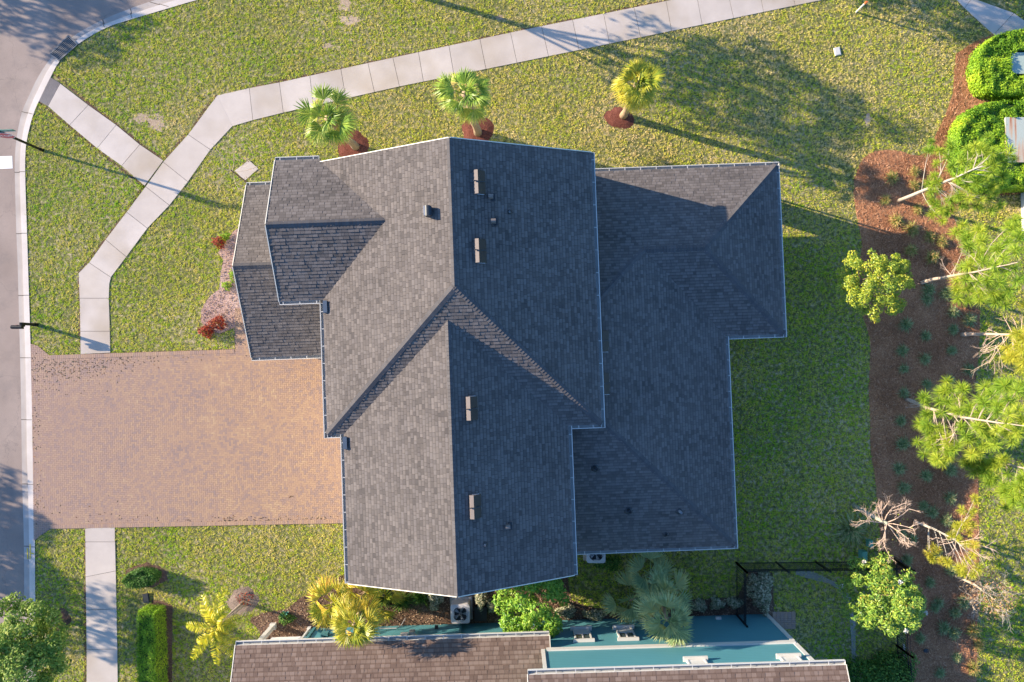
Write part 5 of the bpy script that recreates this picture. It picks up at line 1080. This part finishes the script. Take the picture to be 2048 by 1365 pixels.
for px, py, rx, ry, h, lb in ((872,1192,0.42,0.62,0.7,'cream-speckled shrub just left of the condenser unit'), (962,1196,0.28,0.62,0.75,'narrow cream-speckled shrub just right of the condenser unit'), (985,1208,0.35,0.35,0.5,'low speckled shrub tucked under the lime-green tree, left side'), (1132,1222,0.50,0.32,0.45,'tan speckled shrub at the right foot of the lime-green tree'), (1190,1228,0.62,0.26,0.45,'tan speckled shrub against the teal wall, left of the big palm clump'), (1395,1210,0.45,0.30,0.45,'white-speckled shrub right of the big palm clump'), (1432,1206,0.38,0.28,0.45,'white-speckled shrub over the small white wall vent'), (1468,1204,0.42,0.25,0.45,'white-speckled shrub at the foot of the black fence')):
    shrub('variegated_shrub', px, py, rx, ry, h, lb, 'shrub', 'lf_varieg', 0.055, int(900*rx*ry/0.2)+160, gv)
shrub('variegated_shrub', 1518, 1178, 0.62, 1.05, 0.85, 'large silvery shrub inside the fence corner', 'shrub', 'lf_varieg', 0.055, 2600, gv)
shrub('dark_shrub', 1216, 1126, 0.7, 0.35, 0.5, 'low dark shrub in deep shade under the eave, right of the hidden condenser', 'shrub', 'lf_dark', 0.05, 700)
shrub('dark_shrub', 574, 1236, 0.42, 0.28, 0.4, 'low grey-green shrub by the white porch post', 'shrub', 'lf_dark', 0.05, 420)
shrub('dark_shrub', 700, 1200, 0.5, 0.4, 0.5, 'dark shrub at the foot of the golden palms', 'shrub', 'lf_dark', 0.05, 420)
shrub('croton_shrub', 491, 1196, 0.45, 0.38, 0.45, 'orange and green shrub in the gravel ring of the yellow palm', 'shrub', 'lf_red', 0.045, 90)
shrub('dark_shrub', 1758, 1350, 1.7, 1.3, 1.6, 'large dark rounded shrub in the lower right corner of the fenced yard', 'shrub', 'lf_dark', 0.07, 5200)
# agave
def rosette(name, px, py, n, L, w, label, cat, mat, el=(0.2, 1.2), droop=0.05):
    o = G(px, py); root = empty(name, o); tag(root, label, cat); a = rng.uniform(0, 2*PI, n); e = rng.uniform(*el, n); d = np.c_[np.cos(a)*np.cos(e), np.sin(a)*np.cos(e), np.sin(e)]
    v, r = blades(np.c_[rng.normal(0, 0.03, (n, 2)), np.full(n, 0.02)], d, L*rng.uniform(0.7, 1.1, n), w, droop); mesh_np('leaves', v, r, M[mat], root); return root
rosette('agave', 571, 1226, 14, 0.34, 0.10, 'small blue-green agave in the bed left of the golden palms', 'agave', 'green_plastic')
# --- grasses in clumps
def grass_clump(mat, R0=0.42, n=260, hgt=0.9, w=0.013, lo=0.35):
    a = rng.uniform(0, 2*PI, n); e = rng.uniform(lo, 1.5, n); d = np.c_[np.cos(a)*np.cos(e), np.sin(a)*np.cos(e), np.sin(e)]
    o = np.c_[rng.normal(0, 0.05, (n, 2)), np.full(n, 0.0)]; return blades(o, d, R0*rng.uniform(0.6, 1.15, n), w, 0.38)
def clump_mesh(name, mat, **k):
    v, r = grass_clump(mat, **k); o = mesh_np(name, v, r, M[mat]); me = o.data; bpy.data.objects.remove(o); return me
lit_m = [clump_mesh('bunch_grass', 'lf_tuft', R0=0.46, n=420, w=0.018) for _ in range(3)]; shade_m = [clump_mesh('bunch_grass', 'lf_tuft_d', R0=0.44, n=340, w=0.018) for _ in range(3)]  # golden copy for clumps in sun, duller copy for clumps in shade
TUF = [(1782,357),(1828,345),(1828,372),(1770,400),(1835,420),(1791,442),(1820,460),(1858,475),(1882,485),(1820,502),(1862,515),(1855,580),(1890,588),(1905,625),(1810,650),(1852,600),
       (1850,672),(1905,660),(1803,702),(1902,702),(1848,718),(1806,738),(1936,740),(1937,640),(1852,770),(1806,786),(1897,760),(1905,800),(1800,842),(1803,888),(1852,848),(1796,938),(1850,952),(1898,940),(1805,975),(1862,1025),(1898,995),(1890,1040),(1800,1070),(1822,1078),(1845,1012),
       (1812,1120),(1870,1105),(1858,1165),(1900,1140),(1925,1205),(1875,1205),(1908,1225),(1885,1255),(1905,1265),(1912,1315),(1945,1260),(1944,1335),(1957,1290),(1868,1215),(1838,1275),(1878,1345)]
ROWS = {}
for p in TUF: ROWS.setdefault(int((p[1]-330)//60), []).append(p)
ordn = ['first', 'second', 'third', 'fourth', 'fifth', 'sixth', 'seventh', 'eighth']
rown = ['topmost row', 'second row', 'third row', 'fourth row', 'fifth row', 'sixth row', 'seventh row', 'eighth row', 'ninth row', 'tenth row', 'eleventh row', 'twelfth row', 'thirteenth row', 'fourteenth row', 'fifteenth row', 'sixteenth row', 'last row']
ri = 0
for k in sorted(ROWS):
    for i, (px, py) in enumerate(sorted(ROWS[k])):
        lit = py < 530 or (px > 1925 and py > 1200); me = random.choice(lit_m if lit else shade_m); o = bpy.data.objects.new('grass_clump', me); COL.objects.link(o); o.location = G(px, py)
        s_ = random.uniform(0.9, 1.25) if lit else random.uniform(0.85, 1.2); o.scale = (s_, s_, s_*random.uniform(0.8, 1.1)); o.rotation_euler = (0, 0, random.uniform(0, 2*PI))
        tag(o, '%s grass clump, %s from the left in the straw bed\'s %s' % ('sun-toned golden' if lit else 'shade-toned green', ordn[i], rown[min(ri, 16)]), 'grass clump', 'bunch grasses dotted over the straw bed')
    ri += 1
me = clump_mesh('fountain_grass', 'lf_tuft_d', R0=1.25, n=520, w=0.022, lo=0.15); o = bpy.data.objects.new('fountain_grass_clump', me); COL.objects.link(o); o.location = G(1697,1056); tag(o, 'wide dark fountain grass with arching blades beside the pink-twigged bare tree', 'grass clump')
for px, py, lb in ((768,1192,'spiky dark green grass bush under the south gable, left one'), (806,1198,'spiky dark green grass bush under the south gable, middle one'), (843,1190,'spiky dark green grass bush under the south gable, right one')):
    me = clump_mesh('spiky_grass', 'lf_dark', R0=0.85, n=420, w=0.022, lo=0.35); o = bpy.data.objects.new('spiky_grass_clump', me); COL.objects.link(o); o.location = G(px, py); tag(o, lb, 'grass clump', 'spiky grasses between the houses')
# leaf litter: dark bits in the joints of the drive, dry leaves on the beds
pts = []
for cx, cy, sx_, sy_, n in ((140,735,60,14,210), (110,750,35,22,90), (230,722,60,8,60), (300,716,70,7,40), (560,1044,75,4,140), (640,1042,40,4,60), (470,1043,25,5,60), (160,1025,60,14,18), (270,1038,60,6,16), (74,860,4,70,46), (76,1000,5,30,20), (581,992,2,3,5)):
    for _ in range(n):
        q = (random.gauss(cx, sx_), random.gauss(cy, sy_)); w_ = G(*q)
        if inside(np.array([[w_.x, w_.y]]), drive)[0]: pts.append((w_.x, w_.y, 0.034))
pts = np.array(pts); v, r = leaves(pts, np.c_[rng.normal(0, .12, (len(pts), 2)), np.ones(len(pts))], 0.045, 0.6)
tag(mesh_np('leaf_litter', v, r, M['litter']), 'dark leaf crumbs and moss bits along the edges of the brick drive', 'leaf litter', kind='stuff')
def straw_litter(name, polys, n, mat, label, L=0.14, w=0.008):
    V_, R_ = [], []
    for poly in polys:
        P = np.array(poly); lo, hi = np.maximum(P.min(0), (-27, -20)), np.minimum(P.max(0), (28, 20)); m = int(n*max(0, (hi[0]-lo[0])*(hi[1]-lo[1]))); Q = np.c_[rng.uniform(lo[0], hi[0], m), rng.uniform(lo[1], hi[1], m)]; Q = Q[inside(Q, poly)]
        a = rng.uniform(0, 2*PI, len(Q)); e = rng.normal(0.12, 0.22, len(Q)); d = np.c_[np.cos(a)*np.cos(e), np.sin(a)*np.cos(e), np.sin(e)]
        v, r = blades(np.c_[Q, rng.uniform(0.012, 0.05, len(Q))], d, L*rng.uniform(0.6, 1.3, len(Q)), w, 0.05); V_.append(v); R_.append(r)
    return tag(mesh_np(name, np.concatenate(V_), np.concatenate(R_), M[mat]), label, 'needle litter', kind='stuff')
M['lf_straw'] = foliage('fallen_needles', [(0.1, (0.15, 0.07, 0.04)), (0.6, (0.50, 0.235, 0.12)), (1.0, (0.80, 0.48, 0.29))], 0.0)
straw_litter('fallen_needles', [BEDS['pine_straw_bed']], 190, 'lf_straw', 'reddish-brown fallen pine needles covering the long bed', 0.17, 0.010)
straw_litter('bark_chips', [BEDS['neighbour_bed'], BEDS['gravel_bed']], 150, 'lf_dead', 'pale bark chips and twigs scattered over the planting beds', 0.07, 0.03)

# ------------------------------------------------------------------ street furniture and small things
def thing(name, loc, label, cat, group=None, rz=0.0): return tag(empty(name, loc, rz), label, cat, group)
# stop sign with street name blade
t = thing('stop_sign', G(85,301), 'red stop sign with a green name blade on a black pole at the road bend', 'road sign', rz=0.03)
mb = MB(); mb.tube([(0,0,-0.1), (0,0,3.28)], 0.062, 10); mb.tube([(0,0,0), (0,0,0.25)], 0.085, 10); mb.tube([(0,0,3.28), (0,0,3.34)], [0.06, 0.02], 10); mb.build('pole', M['black_metal'], t)
def text_mesh(txt, size, mat, parent, loc, rot, name='lettering'):
    cu = bpy.data.curves.new(name, 'FONT'); cu.body = txt; cu.size = size; cu.extrude = 0.002; cu.align_x = 'CENTER'; cu.align_y = 'CENTER'
    o = bpy.data.objects.new(name, cu); COL.objects.link(o); dg = bpy.context.evaluated_depsgraph_get(); dg.update(); me = bpy.data.meshes.new_from_object(o.evaluated_get(dg)); bpy.data.objects.remove(o)
    o = bpy.data.objects.new(name, me); COL.objects.link(o); me.materials.clear(); me.materials.append(M[mat]); o.parent = parent; o.location = loc; o.rotation_euler = rot; return o
def octagon(r, y, z, th): return [[(r*math.cos(PI/8+i*PI/4), y, z+r*math.sin(PI/8+i*PI/4)) for i in range(8)], [(r*math.cos(PI/8+i*PI/4), y+th, z+r*math.sin(PI/8+i*PI/4)) for i in range(8)]]
for nm, r_, y_, th, mt in (('sign_face', 0.42, -0.090, 0.012, 'road_white'), ('red_field', 0.395, -0.094, 0.004, 'sign_red')):
    a_, b_ = octagon(r_, y_, 2.62, th); mb = MB(); mb.face(a_); mb.face(b_[::-1]); [mb.face([a_[i], b_[i], b_[(i+1) % 8], a_[(i+1) % 8]]) for i in range(8)]
    pf = mb.build(nm, M[mt], t if nm == 'sign_face' else pf)
text_mesh('STOP', 0.30, 'road_white', pf, (0, -0.099, 2.61), (PI/2, 0, 0))
mb = MB(); mb.box((0.0, 0.0, 3.06), (1.50, 0.03, 0.22)); nbld = mb.build('name_blade', M['sign_green'], t)
mb = MB(); [mb.box(c, s3) for c, s3 in (((0,-0.018,3.16), (1.46,0.004,0.012)), ((0,-0.018,2.96), (1.46,0.004,0.012)))]; mb.build('blade_border', M['road_white'], nbld)
# mailbox
t = thing('mailbox', G(74,650), 'black kerbside mailbox on a post with a side arm, where the drive meets the road', 'mailbox')
mb = MB(); mb.box((0,0,0.57), (0.13,0.13,1.20)); mb.box((0,0,0.12), (0.16,0.16,0.24)); mb.tube([(0,0,1.17), (0,0,1.24)], [0.06, 0.01], 8); mb.build('post', M['black_metal'], t)
mb = MB(); mb.box((-0.18,-0.10,0.98), (0.50,0.07,0.06)); mb.box((0,-0.05,0.98), (0.06,0.14,0.06)); mb.build('arm', M['black_metal'], t)
mb = MB(); L = 0.52; pr = [(-0.09,0.0), (0.09,0.0), (0.09,0.12)]+[(0.09*math.cos(a), 0.12+0.09*math.sin(a)) for a in np.linspace(0, PI, 9)[1:-1]]+[(-0.09,0.12)]
A_ = [(-0.46, -0.16+y, 1.02+z) for y, z in pr]; B_ = [(-0.46+L, -0.16+y, 1.02+z) for y, z in pr]; n = len(pr)
mb.face(A_[::-1]); mb.face(B_); [mb.face([A_[i], A_[(i+1) % n], B_[(i+1) % n], B_[i]]) for i in range(n)]
bx_ = mb.build('box', M['black_metal'], t); mb = MB(); mb.box((-0.468,-0.16,1.10), (0.014,0.15,0.15)); mb.build('door', M['grey_metal'], bx_); mb = MB(); mb.box((-0.15,-0.062,1.20), (0.03,0.012,0.16)); mb.build('flag', M['sign_red'], bx_)
# marker posts
t = thing('marker_post', G(1712,25), 'slim white utility marker post with an orange cap in the north-east grass', 'marker post')
mb = MB(); mb.tube([(0,0,0), (0,0,0.95)], 0.045, 8); mb.build('post', M['white'], t); mb = MB(); mb.tube([(0,0,0.90), (0,0,1.06)], [0.055,0.05], 8); mb.build('cap', M['orange'], t)
t = thing('survey_stake', G(304,166), 'thin pale stake standing in the north-west lawn', 'stake'); mb = MB(); mb.bar((0,0,0), (-0.01,0.01,0.80), 0.022); mb.build('stake', M['bark_pale'], t); mb = MB(); mb.box((0,0,0.80), (0.07,0.03,0.06)); mb.build('cap', M['white'], t)
mb = MB(); p = G(1674,104); mb.box((p.x, p.y, 0.035), (0.30, 0.40, 0.07), 0.2); mb.box((p.x, p.y, 0.075), (0.24, 0.34, 0.012), 0.2); tag(mb.build('valve_box', M['white']), 'small white valve box lid flush in the north-east grass', 'valve box')
mb = MB(); p = G(293,1196); mb.box((p.x, p.y, 0.03), (0.30, 0.45, 0.08), 0.15); mb.box((p.x, p.y, 0.075), (0.24, 0.38, 0.012), 0.15); tag(mb.build('valve_box', M['dark_metal']), 'blue-grey valve box lid between the oval bush and the clipped hedge', 'valve box')
for px, py, s_, lb in ((1722,1108,1.0,'green plastic utility pedestal near the black fence'), (1736,1085,0.8,'smaller green plastic utility pedestal under the bare tree')):
    t = thing('utility_pedestal', G(px, py), lb, 'utility box', 'green pedestals'); mb = MB(); mb.box((0,0,0.16*s_), (0.28*s_,0.42*s_,0.34*s_)); mb.build('cabinet', M['green_plastic'], t); mb = MB(); mb.tube([(0,-0.21*s_,0.345*s_), (0,0.21*s_,0.345*s_)], 0.13*s_, 10); mb.build('lid', M['green_plastic'], t)
# transformers inside the hedges
def transformer(px, py, sx_, sy_, h, label, mat, pad=True):
    t = thing('transformer', G(px, py), label, 'utility box', 'transformers behind hedges')
    mb = MB(); mb.box((0,0,0.05), (sx_+0.3, sy_+0.3, 0.10)); mb.build('pad', M['concrete'], t); mb = MB(); mb.box((0,0,h/2+0.08), (sx_, sy_, h)); cb = mb.build('cabinet', M[mat], t)
    mb = MB(); mb.box((0,0,h+0.105), (sx_+0.06, sy_+0.06, 0.05)); mb.build('lid', M[mat], t); mb = MB(); mb.box((-sx_/2-0.012,0,h*0.5), (0.02, 0.04, h*0.7)); mb.build('handle', M['dark_metal'], cb)
transformer(2012, 141, 0.78, 1.0, 0.75, 'pale green transformer cabinet inside the upper U-shaped hedge', 'pale_green')
transformer(2040, 134, 0.55, 1.25, 0.8, 'second pale cabinet at the right edge inside the upper U-shaped hedge', 'pale_green')
transformer(2022, 293, 2.0, 2.15, 0.95, 'large rust-streaked pale transformer cabinet inside the lower U-shaped hedge', 'rusty')
t = thing('switch_cabinet', G(2052, 425), 'pale blue-grey cabinet edge at the right border, below the lower hedge', 'utility box'); mb = MB(); mb.box((0,0,0.6), (0.5,1.9,1.2)); mb.build('cabinet', M['white_wall'], t); mb = MB(); mb.box((0,0,1.22), (0.56,1.96,0.05)); mb.build('lid', M['white'], t)
# condensers
def condenser(px, py, label, rz=0.0):
    t = thing('condenser_unit', G(px, py), label, 'air conditioner', 'condenser units between the houses', rz); s_ = 0.46
    mb = MB(); mb.box((0,0,0.04), (1.1,1.1,0.10)); mb.build('pad', M['concrete'], t)
    oc = []
    for cx_, cy_, a0_ in ((s_-0.12,s_-0.12,0), (-s_+0.12,s_-0.12,PI/2), (-s_+0.12,-s_+0.12,PI), (s_-0.12,-s_+0.12,1.5*PI)):
        oc += [(cx_+0.12*math.cos(a0_+k*PI/8), cy_+0.12*math.sin(a0_+k*PI/8)) for k in range(5)]
    mb = MB(); n = len(oc); circ = [(0.36*math.cos(math.atan2(y, x)), 0.36*math.sin(math.atan2(y, x))) for x, y in oc]
    for i in range(n):
        j = (i+1) % n; mb.face([(*oc[i],0.09), (*oc[j],0.09), (*oc[j],0.84), (*oc[i],0.84)]); mb.face([(*oc[i],0.84), (*oc[j],0.84), (*circ[j],0.86), (*circ[i],0.86)]); mb.face([(*circ[i],0.86), (*circ[j],0.86), (*circ[j],0.72), (*circ[i],0.72)], m=1)
    mb.face([(*c,0.70) for c in circ], m=1); mb.build('cabinet', [M['beige_metal'], M['dark_metal']], t, smooth=False)
    mb = MB()
    for k in range(5):
        a = 2*PI*k/5; p = [(0.05*math.cos(a), 0.05*math.sin(a), 0.79), (0.31*math.cos(a-0.30), 0.31*math.sin(a-0.30), 0.77), (0.33*math.cos(a+0.25), 0.33*math.sin(a+0.25), 0.81)]; mb.face(p)
    mb.tube([(0,0,0.74), (0,0,0.83)], 0.075, 12); mb.build('fan', M['grey_metal'], t)
    mb = MB()
    for r_ in (0.12, 0.20, 0.28, 0.35): mb.tube([(r_*math.cos(k*PI/12), r_*math.sin(k*PI/12), 0.868) for k in range(25)], 0.0045, 4)
    for k in range(4): a = k*PI/4+0.4; mb.bar((-0.36*math.cos(a), -0.36*math.sin(a), 0.866), (0.36*math.cos(a), 0.36*math.sin(a), 0.866), 0.012)
    mb.build('grille', M['dark_metal'], t)
condenser(923, 1216, 'square condenser unit with a round fan grille in the bed, in full view', 0.03)
condenser(1188, 1098, 'condenser unit half hidden under the east eave')
t = thing('meter_pedestal', G(962, 1222), 'low dark green box beside the condenser unit', 'utility box'); mb = MB(); mb.box((0,0,0.2), (0.55,0.62,0.42)); mb.box((0,0,0.43), (0.60,0.68,0.04)); mb.build('cabinet', M['brown_metal'], t)
# fence
def fence(name, pts, h, label, gap=0.115):
    P = [G(*p) for p in pts]; root = empty(name, P[0]); o = P[0].copy(); tag(root, label, 'fence', 'black metal fences of the neighbour'); mp = MB(); mr = MB()
    for a, b_ in zip(P[:-1], P[1:]):
        L = (b_-a).length; k = max(1, round(L/1.9)); d = (b_-a)/L
        for z in (0.15, h-0.32, h-0.12): mr.bar(a-o+Vector((0,0,z)), b_-o+Vector((0,0,z)), 0.035, 0.045)
        for i in range(int(L/gap)): q = a+d*(i+0.5)*gap-o; mp.bar(q+Vector((0,0,0.06)), q+Vector((0,0,h)), 0.018)
        for i in range(k+1):
            q = a+d*(L*i/k)-o; ps_ = MB(); ps_.box((q.x, q.y, (h+0.08)/2), (0.07,0.07,h+0.08)); ps_.box((q.x, q.y, h+0.09), (0.09,0.09,0.03)); ps_.build('post', M['black_metal'], root)
    tag(mp.build('pickets', M['black_metal'], root), kind='stuff'); mr.build('rails', M['black_metal'], root)
fence('metal_fence', [(1472,1228), (1472,1125), (1790,1122)], 1.55, 'black metal picket fence around the yard, with a corner by the silvery shrub')
fence('metal_fence', [(1790,1121), (1765,1103)], 1.55, 'short slanted end of the black fence beneath the glossy-leaved tree')
fence('metal_fence', [(1790,1124), (1792,1290), (1800,1420)], 1.35, 'black fence running south along the edge of the straw bed')
t = thing('timber_rail', G(1806,1288), 'pale weathered rail with short pegs lying along the straw bed edge, lower right', 'rail'); mb = MB(); q1 = G(1811,1338)-G(1806,1288); mb.bar((0,0,0.04), (q1.x,q1.y,0.04), 0.10, 0.06); mb.build('rail', M['bark_pale'], t); mb = MB(); [mb.bar((q1.x*k-0.05, q1.y*k, 0.05), (q1.x*k+0.22, q1.y*k-0.06, 0.09), 0.03) for k in (0.1,0.35,0.62,0.88)]; mb.build('pegs', M['bark_pale'], t)
# drain grate at the kerb
P = [G(*q) for q in ((101,110),(138,72),(156,90),(119,122))]; c = sum(P, Vector())/4; t = thing('storm_drain', (c.x, c.y, 0), 'dark slotted storm drain grate set in the kerb at the bend', 'drain grate')
mb = MB(); mb.face([(p.x-c.x, p.y-c.y, 0.032) for p in P][::-1] if False else [(q[0]-c.x, q[1]-c.y, 0.032) for q in ccw([(p.x, p.y) for p in P])]); mb.build('pit', M['black_metal'], t)
mb = MB()
for i in range(17):
    k = (i+0.5)/17; a = P[0].lerp(P[1], k)-c; b_ = P[3].lerp(P[2], k)-c; mb.bar((a.x, a.y, 0.045), (b_.x, b_.y, 0.045), 0.034, 0.02)
mb.build('grate_bars', M['grate'], t)
mb = MB(); [mb.bar((p.x-c.x, p.y-c.y, 0.045), (q.x-c.x, q.y-c.y, 0.045), 0.05, 0.025) for p, q in zip(P, P[1:]+P[:1])]; mb.build('frame', M['grate'], t)
# paint marks on the kerb
mb = MB(); [mb.bar(tuple(G(*a)+Vector((0,0,0.030 if a[0] > 58 else -0.092))), tuple(G(*b_)+Vector((0,0,0.032 if b_[0] > 58 else -0.090))), 0.045, 0.004) for a, b_ in (((61,1088),(61,1118)), ((62,1106),(69,1108)), ((52,1098),(53,1120)))]
tag(mb.build('kerb_paint_marks', M['yellow']), kind='structure')
mb = MB(); p = G(1851,1301); mb.tube([(p.x+0.13*math.cos(k*PI/8), p.y+0.09*math.sin(k*PI/8), 0.06) for k in range(17)], 0.018, 6); mb.box((p.x, p.y, 0.03), (0.16,0.12,0.05)); tag(mb.build('pipe_ring', M['dark_metal']), 'small dark pipe ring lying on the shaded straw bed, lower right', 'pipe')
